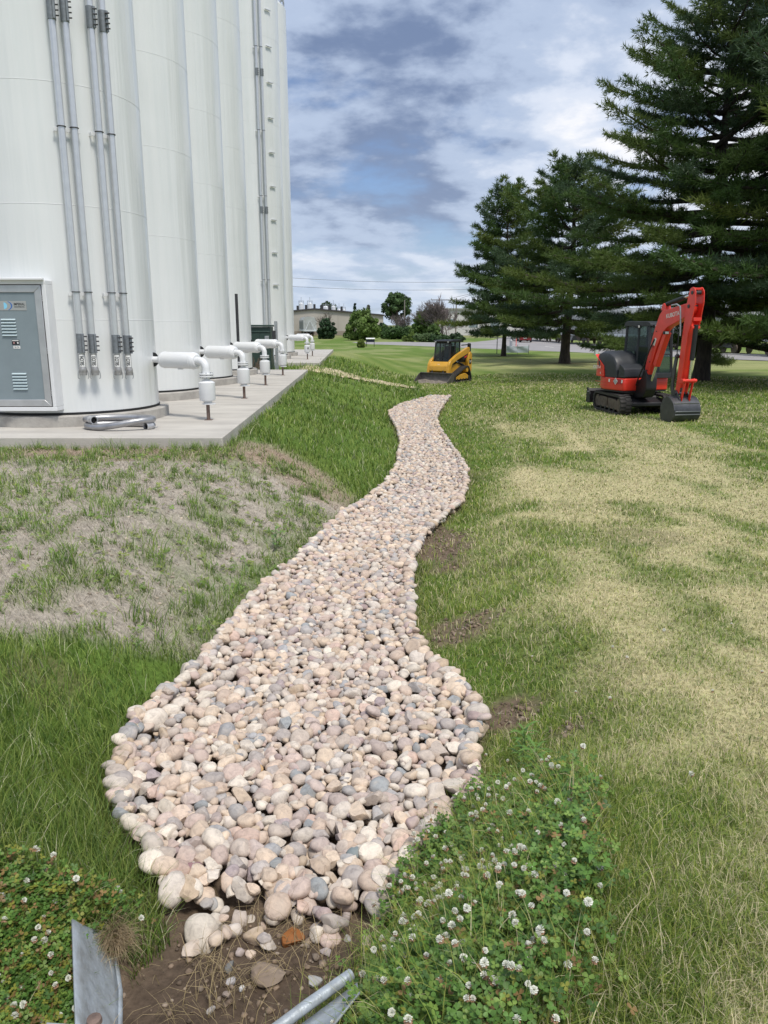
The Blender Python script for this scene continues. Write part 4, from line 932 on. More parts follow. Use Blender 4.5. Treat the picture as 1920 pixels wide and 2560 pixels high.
# straw erosion blanket across the swale
def blanket():
    ctr = [(755, 921), (790, 926), (830, 933), (865, 941), (905, 950), (950, 958), (1000, 966), (1045, 972)]
    P = []
    for px, py in ctr:
        Y = 38.
        d = ray(px, py)
        for _ in range(30):
            X = d[0]/d[1]*Y; z = tz(X, Y); Y = .5*Y+.5*((z-CAM_H)/d[2]*d[1]) if d[2] < -1e-3 else Y
        P.append(Vector((d[0]/d[1]*Y, Y)))
    nL, nW = 60, 14; V = []; F = []
    D = [0]
    for i in range(len(P)-1): D.append(D[-1]+(P[i+1]-P[i]).length)
    for i in range(nL):
        s = D[-1]*i/(nL-1); x = np.interp(s, D, [p.x for p in P]); y = np.interp(s, D, [p.y for p in P])
        w = 1.35*(1-.25*math.sin(i*.5)*.4)*(1 if i < 50 else (nL-i)/10+.15)
        for j in range(nW):
            o = (j/(nW-1)-.5)*2*w+.15*math.sin(i*1.3+j*7); X_, Y_ = x+.10*o, y+o; V.append((X_, Y_, tz(X_, Y_)+.035+.02*math.sin(i*2.1+j*3.3)))
    F = [(i*nW+j, i*nW+j+1, (i+1)*nW+j+1, (i+1)*nW+j) for i in range(nL-1) for j in range(nW-1)]
    o = MB().add(V, F).build('straw_blanket', mat('straw_blanket_tan', (.52, .44, .28), .95, 0, .35, 2.5, .6, 14), None, 0, 60)
    so = o.modifiers.new('thick', 'SOLIDIFY'); so.thickness = .02
    tag(o, 'tan straw erosion blanket strip laid across the swale left of the loader', 'erosion blanket')
blanket()

# ------------------------------------------------------------------ pines
M_bark = mat('pine_bark', (.075, .058, .047), .95, 0, .5, 9, .8, 14, col2=(.028, .022, .019), stretch=(1, 1, .3))
M_need = attr_mat('pine_needles', .55, .30, 0, 0, 0, 0, .25)
def needles(name, P, D, K, ln, w, rs, parent, cols):
    n = len(P); P = np.repeat(P, K, 0); D = np.repeat(D, K, 0); C = np.repeat(cols, K, 0)
    r = rs.normal(size=(n*K, 3)); r /= np.linalg.norm(r, axis=1, keepdims=True)
    d = D*.62+r*.78+np.array((0, 0, .28)); d /= np.linalg.norm(d, axis=1, keepdims=True)
    l = ln*rs.uniform(.7, 1.2, (n*K, 1)); s = np.cross(d, rs.normal(size=(n*K, 3))); s /= np.linalg.norm(s, axis=1, keepdims=True)+1e-9
    ww = w*rs.uniform(.7, 1.2, (n*K, 1)); st = P+r*ln*.15
    V = np.stack([st-s*ww, st+s*ww, st+d*l], 1).reshape(-1, 3); F = np.arange(len(V)).reshape(-1, 3)
    C = np.repeat(C*rs.uniform(.75, 1.2, (n*K, 1)), 3, 0)
    return mesh_np(name, V, F, M_need, parent, False, C)
def pine(base, H, h0, Rm, seed, label, trunk_r, dz=.62, ln=.20, w=.017, K=12, shoot=.28, ts=.16, lean=0.0, tops=1, pw=.78):
    rs = np.random.default_rng(seed); t = empty('pine_tree', base); tag(t, label, 'pine tree', 'pines along the lawn')
    wood = MB(); tr = []
    for i in range(14):
        s = i/13; tr.append((lean*s*H+.08*math.sin(s*7+seed), .06*math.sin(s*5+seed*2), H*s-.1))
    rad = [trunk_r*(1.28 if i == 0 else 1)*max(.06, (1-i/13.5)**.85) for i in range(14)]
    wood.tube(tr, rad, 12)
    def axis(h):
        s = h/H; return np.array((np.interp(s*13, range(14), [p[0] for p in tr]), np.interp(s*13, range(14), [p[1] for p in tr]), h))
    P, D, C = [], [], []
    base_c = np.array((.072, .128, .036)); yel = np.array((.160, .200, .048)); blu = np.array((.070, .115, .058))
    h = h0
    while h < H-.25:
        tt = (h-h0)/(H-h0); nb = int(rs.integers(4, 7)) if tt < .8 else 4; a0 = rs.random()*6.28
        for b in range(nb):
            az = a0+b*6.283/nb+rs.normal(0, .22); L = Rm*((1-tt)**pw)*rs.uniform(.62, 1.12)+.35
            if tt < .08: L *= .8
            el = np.interp(tt, [0, .12, .5, .85, 1], [-.20, -.05, .14, .42, .95])+rs.normal(0, .07)
            rd = np.array((math.cos(az), math.sin(az), 0)); tg = np.array((-math.sin(az), math.cos(az), 0)); o = axis(h)
            def cur(s): return o+rd*(L*s*math.cos(el))+np.array((0, 0, L*s*math.sin(el)+L*.15*s**2.6-L*.06*s))+tg*(.06*L*math.sin(s*3+az))
            wood.tube([cur(s) for s in (0, .3, .6, 1.0)], [max(.012, .020*L*(1-s*.85)*(.55+.45*trunk_r/.35)) for s in (0, .3, .6, 1.0)], 5, False)
            bc = base_c+(yel-base_c)*max(0, rs.normal(.28, .34))
            if rs.random() < .25: bc = blu
            n = max(2, int(L/shoot))
            for i in range(n):
                s = .18+.82*(i+rs.random())/n; p = cur(min(s, 1)); l = min(1.05, .30*L)*(1.08-.70*s)*rs.uniform(.6, 1.2)+.22
                for sd_ in (-1, 1):
                    be = rs.uniform(.6, 1.15); d = rd*math.cos(be)+tg*sd_*math.sin(be)+np.array((0, 0, rs.normal(.10, .10))); m_ = int(l/ts)+1
                    for q in range(m_):
                        u = (q+rs.random())/m_
                        if u < .15 and s < .5: continue
                        P.append(p+d*l*u+np.array((0, 0, .10*l*u*u+rs.normal(0, .03)))); D.append(d); C.append(bc)
            for q in range(3): P.append(cur(1-.03*q)); D.append(rd*.7+np.array((0, 0, .7))); C.append(bc)
        h += dz*rs.uniform(.72, 1.28)*(1 if tt < .75 else .75)
    for q in range(26):
        z = H-1.1*q/26; P.append(axis(min(z, H))+np.array((0, 0, .15))+rs.normal(0, .05, 3)); D.append(np.array((rs.normal(0, .4), rs.normal(0, .4), 1.0))); C.append(base_c)
    wood.build('trunk', M_bark, t, 0, 60)
    needles('crown', np.array(P), np.array(D), K, ln, w, rs, t, np.array(C))
    return t
def pine_top(k, px, py): return gy(px, py, PX[k][1])[2]-PX[k][2]
z_ = [tz(p[0], p[1]) for p in PX]
pine((PX[0][0], PX[0][1], z_[0]), 13.6, 2.1, 4.9, 11, 'leftmost and most distant pine, with a slim slanting trunk beside the white banner', .20, .54, .36, .034, 8, .32, .22, -.006, pw=.52)
pine((PX[1][0], PX[1][1], z_[1]), 12.9, 2.3, 7.7, 23, 'middle pine with a thick dark trunk left of the excavator', .36, .54, .32, .030, 8, .30, .20, .004, pw=.60)
pine((PX[2][0], PX[2][1], z_[2]), 19.0, 2.3, 10.6, 37, 'tallest pine, its thick trunk right behind the excavator', .36, .52, .27, .021, 10, .29, .175, .006, pw=.84)
pine((PX[3][0], PX[3][1], z_[3]), 20.5, 2.8, 8.6, 41, 'rightmost pine, its dark branches reaching in from the picture edge', .38, .70, .34, .032, 7, .34, .22, -.004, pw=.62)

# ------------------------------------------------------------------ leafy trees, shrubs and bare trees behind the road
M_leaf = attr_mat('broad_leaves', .6, .25, 0, 0, 0, 0, .25)
M_twig = mat('grey_twigs', (.165, .135, .13), .9, 0, .3, 2); M_twig2 = mat('brown_twigs', (.12, .095, .08), .9)
def leafy(name, px, pb, pt, wpx, Y, col, seed, label, cat, group, n=4200, leaf=.34, shape='round', trunk=True, z0=None):
    rs = np.random.default_rng(seed); zb = -1.0 if z0 is None else z0; x = (px-960)/FPX*Y*1.0; x = gy(px, pb, Y)[0]; top = gy(px, pt, Y)[2]-zb; w = wpx/1997*Y/2
    t = empty(name, (x, Y, zb)); tag(t, label, cat, group)
    lo = .0 if shape != 'tree' else .26*top
    # clumps
    nc = 60 if shape != 'hedge' else 60; cc = []
    while len(cc) < nc:
        q = rs.uniform(-1, 1, 3)
        if np.linalg.norm(q) > 1: continue
        hh = (q[2]+1)/2
        if shape == 'cone': k = 1.05-hh
        elif shape == 'hedge': k = 1.0
        else: k = 1.0
        cc.append((q[0]*w*.82*k*(1.15 if shape != 'tree' and hh < .5 else 1), q[1]*w*.82*k, lo+(top-lo)*(.06+.86*(hh**1.5 if shape != 'tree' else hh))))
    cc = np.array(cc); cr = rs.uniform(.13, .30, nc)*w*(1.0 if shape != 'cone' else .7)
    if shape == 'hedge': cc[:, 2] = rs.uniform(.25, .75, nc)*top; cc[:, 0] = rs.uniform(-1, 1, nc)*w; cc[:, 1] = rs.uniform(-.3, .3, nc)*w; cr = rs.uniform(.35, .5, nc)*top
    i = rs.integers(0, nc, n); r = rs.normal(size=(n, 3)); r /= np.linalg.norm(r, axis=1, keepdims=True)
    P = cc[i]+r*(cr[i]*rs.uniform(.3, 1.15, n)**.6)[:, None]*np.array((1, 1, .85)); P[:, 2] = np.clip(P[:, 2], .05, None)
    a = rs.normal(size=(n, 3)); a /= np.linalg.norm(a, axis=1, keepdims=True); nn = r+rs.normal(0, .5, (n, 3)); b = np.cross(nn, a); b /= np.linalg.norm(b, axis=1, keepdims=True)+1e-9; a = np.cross(b, nn); a /= np.linalg.norm(a, axis=1, keepdims=True)+1e-9
    s = leaf*rs.uniform(.6, 1.2, (n, 1)); V = np.stack([P-a*s, P+b*s*.6, P+a*s, P-b*s*.6], 1).reshape(-1, 3); F = np.arange(4*n).reshape(-1, 4)
    tone = rs.uniform(.75, 1.25, nc)[i][:, None]*rs.uniform(.8, 1.2, (n, 1)); C = np.repeat(np.array(col)*1.9*tone, 4, 0)
    mesh_np('foliage' if cat != 'tree' else 'crown', V, F, M_leaf, t, False, C)
    tb = MB(); tb.tube([(0, 0, -.1), (.05*w, 0, lo+.2*top), (0, 0, top*.75)], [max(.08, .03*top), .025*top, .03], 7)
    for k in range(7):
        q = cc[k]; tb.tube([(0, 0, lo*.8+.1*top), tuple(q*.6+np.array((0, 0, .1*top))), tuple(q)], [.015*top, .01*top, .02], 5, False)
    tb.build('trunk' if cat == 'tree' else 'stem', M_twig2, t, 0, 60)
    return t
def bare(name, px, pb, pt, wpx, Y, seed, label, depth=6, stems=5, m=None, zb=-1.0, r0=.16):
    rs = np.random.default_rng(seed); x = gy(px, pb, Y)[0]; top = gy(px, pt, Y)[2]-zb; w = wpx/1997*Y/2
    t = empty(name, (x, Y, zb)); tag(t, label, 'bare tree', 'leafless trees behind the road'); b = MB(); tw = MB()
    def grow(p, d, L, r, k):
        q = p+d*L; mid = p+d*L*.5+rs.normal(0, .05, 3)*L
        (b if k > depth-3 else tw).tube([p, mid, q], [r, r*.85, r*.65], 4 if k > depth-2 else 3, False)
        if k == 0: return
        for _ in range(3 if k > 1 else 2):
            nd = d+rs.normal(0, .36, 3); nd[2] += .22; nd /= np.linalg.norm(nd)
            s = rs.uniform(.45, 1.0); grow(p+(q-p)*s, nd, L*rs.uniform(.66, .86), max(r*.58, .022), k-1)
    for s in range(stems):
        d = np.array((rs.normal(0, .28)*w/top*2.2, rs.normal(0, .25)*w/top*2, 1.0)); d /= np.linalg.norm(d)
        grow(np.array((rs.normal(0, .12*w), rs.normal(0, .12*w), -.1)), d, top*.27, r0, depth-1)
    b.build('trunk', m or M_twig, t, 0, 60); tw.build('twigs', m or M_twig, t, 0, 0)
    return t
BG = 'shrubs and trees behind the road'
leafy('dark_shrub', 818, 847, 792, 50, 150, (.022, .042, .020), 1, 'dark green rounded evergreen shrub in front of the warehouse', 'shrub', BG, 5200, .26, 'cone2')
bare('bare_tree', 818, 840, 748, 75, 156, 2, 'thin leafless tree rising behind the dark shrub at the warehouse', 5, 3, M_twig2, r0=.10)
leafy('leafy_shrub', 905, 851, 771, 100, 137, (.068, .105, .026), 3, 'large light green rounded shrub in front of the warehouse end', 'shrub', BG, 9000, .27)
leafy('broadleaf_tree', 991, 838, 727, 82, 225, (.042, .072, .026), 4, 'tall rounded green tree showing highest above the hedge', 'tree', BG, 5200, .42, 'tree')
leafy('conifer_tree', 888, 836, 752, 30, 230, (.020, .040, .024), 5, 'small dark pointed conifer just left of the purple brown trees', 'tree', BG, 2600, .40, 'cone')
leafy('conifer_tree', 921, 836, 750, 36, 235, (.050, .055, .038), 6, 'brownish pointed conifer right of the small dark conifer', 'tree', BG, 2600, .40, 'cone')
leafy('broadleaf_tree', 822, 836, 750, 52, 300, (.032, .055, .026), 7, 'dark round tree top showing above the warehouse roof', 'tree', BG, 2400, .55, 'tree')
bare('bare_tree', 1008, 846, 762, 55, 150, 8, 'low purplish leafless tree between the tall tree and the green one', 6, 4, r0=.09)
leafy('dark_hedge', 1000, 846, 817, 72, 146, (.030, .058, .018), 9, 'low dark clipped hedge behind the road', 'hedge', BG, 4200, .26, 'hedge')
leafy('dark_shrub', 1002, 842, 798, 34, 160, (.020, .045, .022), 19, 'small dark shrub poking up behind the clipped hedge', 'shrub', BG, 2000, .28)
leafy('broadleaf_tree', 1052, 852, 757, 60, 136, (.062, .100, .026), 10, 'bright green slender tree in front of the purple leafless tree', 'tree', BG, 6500, .26, 'tree2')
bare('bare_tree', 1110, 853, 724, 100, 133, 12, 'large purplish grey leafless tree above the loader', 7, 6, r0=.12)
bare('bare_tree', 1076, 853, 742, 60, 139, 13, 'smaller leafless tree left of the large purplish one', 6, 4, r0=.09)
for i, (px, pb, pt, w_, Y, c) in enumerate(((1030, 855, 828, 22, 126, (.085, .125, .030)), (1062, 856, 834, 44, 124, (.050, .078, .030)), (1100, 856, 838, 40, 123, (.030, .055, .022)), (1140, 857, 832, 44, 124, (.028, .050, .022)), (1012, 853, 838, 14, 127, (.090, .125, .034)))):
    leafy('low_shrub', px, pb, pt, w_, Y, c, 60+i, ['yellow green low shrub at the road edge below the slender tree', 'grey green low shrub left of the loader cab', 'dark low shrub straight above the loader cab', 'dark low shrub right of the leafless tree', 'smallest yellow green shrub at the road edge'][i], 'shrub', BG, 1600, .20, 'hedge' if i in (1, 2) else 'round')
leafy('leafy_shrub', 903, 864, 846, 20, 93, (.095, .125, .030), 71, 'small yellow green shrub beside the white sign board', 'shrub', BG, 1200, .15, z0=-1.0)
leafy('dark_shrub', 955, 846, 800, 30, 180, (.026, .048, .026), 72, 'dark shrub behind the right side of the light green shrub', 'shrub', BG, 1800, .35)
for i, (px, w_, pt, Y, c) in enumerate(((962, 40, 812, 152, (.045, .075, .024)), (1085, 46, 806, 128, (.055, .090, .026)), (872, 30, 826, 160, (.06, .095, .028)))):
    leafy('leafy_shrub', px, 850, pt, w_, Y, c, 90+i, ['mid green shrub between the light green shrub and the hedge', 'green shrub at the foot of the large leafless tree', 'low green shrub left of the large light green one'][i], 'shrub', BG, 2400, .26)
for i, (px, w_, pt, Y) in enumerate(((1215, 90, 772, 240), (1330, 110, 780, 260), (1480, 120, 770, 270), (1640, 120, 775, 250), (1850, 150, 770, 260))):
    leafy('far_tree', px, 838, pt, w_, Y, (.034, .055, .028), 80+i, ['far green tree seen between the leafless tree and the leftmost pine', 'far green tree behind the red car', 'far green tree behind the middle pine', 'far green tree behind the excavator cab', 'far green tree behind the railcars at the right edge'][i], 'tree', BG, 1800, .7, 'tree2')

# ------------------------------------------------------------------ warehouse with bins
def warehouse():
    Y = 200.; X = lambda px: gy(px, 812, Y)[0]; Z = lambda py: gy(960, py, Y)[2]
    t = empty('warehouse', (0, Y, -1.0)); tag(t, 'beige warehouse with a dark roof edge behind the railcar', 'warehouse')
    xl, xp, xr = X(620), X(787), X(958); zp, ze = Z(774)+1, Z(789)+1
    M_w = mat('beige_siding', (.46, .42, .37), .8, 0, .08, .3); M_rf = mat('dark_roof_edge', (.05, .045, .045), .6)
    MB().prism([(xl, 0), (xr, 0), (xr, ze), (xp, zp), (xl, ze)], 0, 40).build('wall', M_w, t, 0, 0)
    rf = MB(); rf.add([(xp, -.4, zp+.35), (xr+.4, -.4, ze+.25), (xr+.4, 40, ze+.25), (xp, 40, zp+.35), (xl-.4, -.4, ze+.25), (xl-.4, 40, ze+.25), (xp, -.4, zp-.02), (xr+.4, -.4, ze-.1), (xl-.4, -.4, ze-.1)], [(0, 1, 2, 3), (4, 0, 3, 5), (6, 7, 1, 0), (8, 6, 0, 4)])
    roof = rf.build('roof', M_rf, t, 0, 0)
    for px in (744, 765, 786, 805, 823, 854):
        x = X(px); MB().box((x, 1.2, np.interp(x, [xl, xp, xr], [ze, zp, ze])+.6), (.55, .5, 1.5)).build('roof_vent', M_dsteel, roof)
    for i in range(1, 9): MB().box((xl+(xr-xl)*i/9, -.02, ze*.5), (.10, .06, ze)).build('siding_joint', mat('siding_joint', (.38, .35, .31), .8) if not bpy.data.materials.get('siding_joint') else bpy.data.materials['siding_joint'], t)
    MB().box(((xl+xr)/2, -.03, .55), (xr-xl, .06, 1.1)).build('base_course', mat('base_course_brown', (.30, .25, .21), .85), t)
    M_bin = mat('bin_white', (.74, .76, .78), .4, .1)
    for i, (px, pt, w_, lab) in enumerate(((754, 759.5, 13, 'left tall white bin behind the warehouse roof'), (775.5, 759.5, 13.5, 'right tall white bin behind the warehouse roof'), (815, 768, 16, 'low white bin behind the warehouse roof, nearest the tall ones'), (834, 767, 11, 'low white bin behind the warehouse roof, in the bare branches'), (848, 775, 10, 'lowest white bin behind the warehouse roof, next to the right end one'), (860, 775, 9, 'white bin at the right end of the warehouse roof'))):
        Yb = 212.+(i % 2); b = empty('storage_bin', (gy(px, 800, Yb)[0], Yb, -1.0)); tag(b, lab, 'storage bin', 'white bins behind the warehouse'); h = gy(px, pt, Yb)[2]+1; r = w_/1997*Yb/2
        MB().lathe([(r, 0), (r, h), (r*.3, h+.35)], 20).build('bin_shell', M_bin, b, 0, 30)
        g = MB(); g.tube([(math.cos(a)*r, math.sin(a)*r, h+.75) for a in np.linspace(0, 6.283, 16, endpoint=False)], .03, 4, False, True)
        for a in np.linspace(0, 6.283, 8, endpoint=False): g.cyl((math.cos(a)*r, math.sin(a)*r, h-.05), (math.cos(a)*r, math.sin(a)*r, h+.75), .03, 4)
        g.cyl((0, 0, h+.3), (0, 0, h+1.7), .05, 5); g.build('top_rail', M_steel, b)
warehouse()

# ------------------------------------------------------------------ railcars
M_rc = mat('grey_railcar_paint', (.42, .44, .43), .6, 0, .2, .5, .1, 4, col2=(.30, .31, .30)); M_rcw = mat('pale_sill_paint', (.60, .64, .66), .5, 0, .1, 1)
def railcar(loc, rz, label):
    t = empty('hopper_railcar', loc, rz); tag(t, label, 'railcar', 'grey hopper railcars'); L, W = 15.5, 1.5
    MB().prism([(-W, 1.35), (W, 1.35), (W, 3.7), (W*.72, 4.35), (-W*.72, 4.35), (-W, 3.7)], -L/2+1.3, L/2-1.3, 'x').build('hopper_body', M_rc, t, .03)
    for s in (-1, 1):
        MB().prism([(s*(L/2-1.32), 1.6), (s*(L/2-1.32), 3.9), (s*(L/2-2.9), 1.4)], -W*.96, W*.96).build('slope_sheet', M_rc, t)
        sl = MB(); sl.box((0, s*(W+.05), 1.32), (L, .10, .34)); sl.build('side_sill', M_rcw, t, .01)
        for i in range(13): MB().box((-L/2+1.6+i*(L-3.2)/12, s*(W+.03), 2.5), (.08, .07, 2.3)).build('side_stake', M_rc, t)
        MB().box((s*(L/2-.25), 0, 1.3), (.3, 2.9, .35)).build('end_sill', M_rcw, t, .01)
        for yy in (-1.4, 1.4):
            MB().tube([(s*(L/2-.15), yy, 1.4), (s*(L/2-.15), yy, 3.6)], .035, 6).build('corner_post', M_rcw, t)
        for k in range(6): MB().tube([(s*(L/2-.12), 1.0, 1.6+k*.36), (s*(L/2-.12), 1.4, 1.6+k*.36)], .02, 5).build('ladder_rung', M_rcw, t)
        MB().tube([(s*(L/2-.3), -1.1, 1.4), (s*(L/2-1.4), 0, 3.6), (s*(L/2-.3), 1.1, 1.4)], .06, 5).build('end_brace', M_rcw, t)
        bg = MB(); bg.prism([(s*(L/2-3.2), .52), (s*(L/2-1.2), .52), (s*(L/2-1.6), .80), (s*(L/2-2.8), .80)], -1.05, -.95); bg.prism([(s*(L/2-3.2), .52), (s*(L/2-1.2), .52), (s*(L/2-1.6), .80), (s*(L/2-2.8), .80)], .95, 1.05); bg.box((s*(L/2-2.2), 0, .85), (.4, 2.2, .25)); bg.build('truck_frame', M_dsteel, t, .01)
        for x in (L/2-3.05, L/2-1.35):
            for yy in (-.75, .75): MB().cyl((s*x, yy-.06, .46), (s*x, yy+.06, .46), .46, 20).build('wheel', M_dirt, t, .01)
        MB().box((s*(L/2+.25), 0, .85), (.6, .25, .28)).build('coupler', M_dsteel, t, .02)
    for i in (-1, 0, 1): MB().prism([(i*3.6-1.7, 1.35), (i*3.6+1.7, 1.35), (i*3.6+.45, .42), (i*3.6-.45, .42)], -1.1, 1.1).build('discharge_chute', M_dirt if i else M_rc, t)
    MB().box((0, 0, 4.42), (L-3, .7, .08)).build('roof_walk', M_rc, t)
    return t
rail_pts = [(34.6, 61.5, -.95), (31.4, 78.5, -.95), (29.1, 95.7, -.95), (27.4, 113.0, -.95), (26.0, 130.3, -.95)]
RL = ['grey hopper railcar at the right picture edge behind the tallest pine', 'grey hopper railcar seen just right of the tallest pine trunk', 'grey hopper railcar seen between the middle pine and the excavator cab', 'grey hopper railcar seen right of the middle pine trunk', 'farthest grey hopper railcar, near the red car']
rc0 = None
for i, p in enumerate(rail_pts):
    q = rail_pts[min(i+1, 4)]; q0 = rail_pts[max(i-1, 0)]; rz = math.atan2(q[1]-q0[1], q[0]-q0[0])
    if i == 0: rc0 = railcar(p, rz, RL[0])
    else: c = copy_tree(rc0); c.location = p; c.rotation_euler = (0, 0, rz); c['label'] = RL[i]
c = copy_tree(rc0); c.location = (gy(757, 838, 192)[0]+1.2, 192., -1.0); c.rotation_euler = (0, 0, R(-80)); c['label'] = 'grey hopper railcar showing its dark end just right of the farthest silo'
trk = MB()
for s in (-.75, .75):
    for a, b in zip([(36.5, 45.)]+[p[:2] for p in rail_pts]+[(24., 150.)], [p[:2] for p in rail_pts]+[(24., 150.), (22., 180.)]):
        d = Vector((b[0]-a[0], b[1]-a[1], 0)).normalized(); n = Vector((-d.y, d.x, 0))*s; trk.tube([Vector((*a, -.98))+n, Vector((*b, -.98))+n], .05, 4)
tag(trk.build('railway_track', M_dsteel), 'steel rails under the hopper railcars', None, None, 'structure')

# ------------------------------------------------------------------ sign board, banner, posts, wires, cars
def small_things():
    p = gz(926, 867, -1.0); t = empty('sign_board', (p[0], p[1], tz(p[0], p[1]))); tag(t, 'low white topped dark sign board on two legs at the lawn edge', 'sign')
    MB().box((0, 0, .78), (1.04, .12, .44)).build('panel', mat('sign_navy', (.012, .016, .035), .5), t, .01); MB().box((0, -.02, .98), (1.06, .30, .06), (R(20), 0, 0)).build('white_top', M_lab, t, .01)
    MB().box((0, -.063, .94), (1.0, .01, .14)).build('white_band', M_lab, t)
    for s in (-.46, .46): MB().box((s, 0, .30), (.07, .07, .66)).build('leg', M_blk, t, .005)
    a, b = gz(1266, 885, -1.0), gz(1311, 883, -1.0); zt = tz(a[0], a[1]); t = empty('white_banner', (a[0], a[1], zt)); tag(t, 'white sheet banner stretched between stakes beside the leftmost pine trunk', 'banner')
    L = b[0]-a[0]; V = []; n = 20
    for j in range(6):
        for i in range(n+1): u = i/n; V.append((L*u, .04*math.sin(u*9+j), .12+(.62-.07*math.sin(u*math.pi))*j/5))
    MB().add(V, [(j*(n+1)+i, j*(n+1)+i+1, (j+1)*(n+1)+i+1, (j+1)*(n+1)+i) for j in range(5) for i in range(n)]).build('cloth', mat('white_cloth', (.66, .72, .76), .8), t)
    for x in (-.03, L*.5, L+.03): MB().cyl((x, .05, -.05), (x, .05, .82), .022, 6).build('stake', M_twig2, t)
    for nm, px, pb, pt, r, m_, lab in (('marker_post', 1290, 866, 838, .05, mat('pink_marker', (.75, .18, .16), .5), 'thin pink marker post behind the white banner'), ('grey_post', 1277, 868, 848, .16, M_steel, 'short grey post behind the white banner'), ('thin_pole', 1242, 885, 845, .035, M_dsteel, 'thin dark pole left of the leftmost pine trunk'), ('pale_post', 1489, 887, 862, .17, M_rcw, 'short pale post between the middle pine and the excavator')):
        q = gz(px, pb, -1.0); h = gy(px, pt, q[1])[2]-q[2]; e = empty(nm, (q[0], q[1], tz(q[0], q[1])-.02)); tag(e, lab, 'post')
        MB().lathe([(r, 0), (r, h-.05), (r*.7, h)], 12).build('shaft', m_, e); MB().lathe([(r*1.15, h*.80), (r*1.15, h*.86)], 12).build('band', M_decal, e)
    # power line
    Yw = 170.
    for i, (za, zb_, lab) in enumerate(((686, 701, 'upper power line wire crossing the sky'), (708, 719, 'lower power line wire crossing the sky'))):
        A = Vector(gy(560, za-3, Yw)); B = Vector(gy(1330, zb_, Yw)); pts = []
        for s in np.linspace(0, 1, 30): q = A.lerp(B, s); q.z -= 1.0*math.sin(s*math.pi); pts.append(q)
        o = MB().tube(pts, .030, 4, False).build('power_wire', mat('wire_grey_%d' % i, (.10, .11, .13), .6), None); tag(o, lab, 'wire', 'power line wires')
    for i, (px, pt, Y, wide, lab) in enumerate(((1011, 750, 175., 0, 'wooden utility pole behind the purplish trees'), (1139, 745, 172., 1, 'utility pole with a crossarm behind the large leafless tree'))):
        q = gy(px, 845, Y); e = empty('utility_pole', (q[0], Y, -1.0)); tag(e, lab, 'utility pole', 'utility poles behind the road'); h = gy(px, pt, Y)[2]+1
        MB().cyl((0, 0, 0), (0, 0, h), .16, 8, .11).build('shaft', mat('pole_wood_%d' % i, (.22, .20, .18), .9), e)
        if wide:
            MB().box((-2.2, 0, h-.4), (6.6, .14, .16)).build('crossarm', M_twig2, e); MB().cyl((-.55, 0, h-.4), (-.55, 0, h-2.6), .06, 6).build('brace', M_twig2, e)
            for x in (-5.3, -3.6, -1.2, .9): MB().cyl((x, 0, h-.32), (x, 0, h-.05), .06, 6).build('insulator', M_rc, e)
            for k, x in enumerate((-1.2, .9)):
                o = MB().tube([Vector((q[0]+x, Y, h-1.05)).lerp(Vector((q[0]+22, Y-30, h+6.0+k*1.8)), s)+Vector((0, 0, -.8*math.sin(s*3.14))) for s in np.linspace(0, 1, 14)], .028, 4, False).build('power_wire', M_hose); tag(o, ['lower', 'upper'][k]+' slanting wire running from the crossarm pole into the leftmost pine', 'wire', 'power line wires')
    # vehicles on the far road
    def car(px, pb, Yc, rz, col, lab, nm='car'):
        q = gy(px, pb, Yc); t = empty(nm, (q[0], Yc, -.985), rz); tag(t, lab, 'car', 'cars on the far road')
        m_ = mat('car_paint_%d' % px, col, .3, 0, 0, 1, 0, 1, None, .5, .5)
        body = round_poly([(-2.15, .32), (2.15, .32), (2.2, .62), (2.0, .84), (1.0, .95), (.45, 1.38), (-1.0, 1.42), (-1.75, 1.0), (-2.2, .92)], .12)
        MB().prism(body, -.86, .86).build('body', m_, t, .06, 40)
        MB().prism(round_poly([(.86, .96), (.42, 1.33), (-.95, 1.37), (-1.55, 1.0)], .05), -.875, .875).build('side_window', M_ink, t)
        MB().box((-1.40, 0, 1.20), (.03, 1.4, .40), (0, R(-42), 0)).build('rear_window', M_ink, t)
        for x in (-1.35, 1.35):
            for y in (-.80, .80): MB().cyl((x, y-.10, .33), (x, y+.10, .33), .33, 16).build('wheel', M_black, t, .02)
        for y in (-.66, .66): MB().box((-2.19, y, .80), (.05, .3, .14)).build('tail_light', mat('tail_%d_%d' % (px, y > 0), (.5, .02, .02), .3), t)
        MB().box((-2.2, 0, .62), (.03, .5, .12)).build('number_plate', M_lab, t)
    car(1314, 853, 122., R(78), (.26, .012, .02), 'red car driving away on the far road'); car(1291, 849, 136., R(80), (.16, .015, .02), 'dark red car ahead of the red car on the far road'); car(1299, 851, 130., R(100), (.3, .31, .32), 'grey car beside the red car on the far road')
small_things()
def long_building():
    t = empty('pale_building', (58, 210, -1.0)); tag(t, 'long pale low building far behind the railcars and pines', 'building')
    MB().box((0, 0, 3.2), (90, 18, 6.4)).build('wall', mat('pale_wall', (.58, .57, .55), .8, 0, .08, .2), t)
    MB().box((0, 0, 6.5), (91, 19, .3)).build('roof', M_rc, t)
    for i in range(16): MB().box((-41+i*5.4, -9.05, 3.0), (2.2, .12, 2.0)).build('window', M_door, t)
long_building()
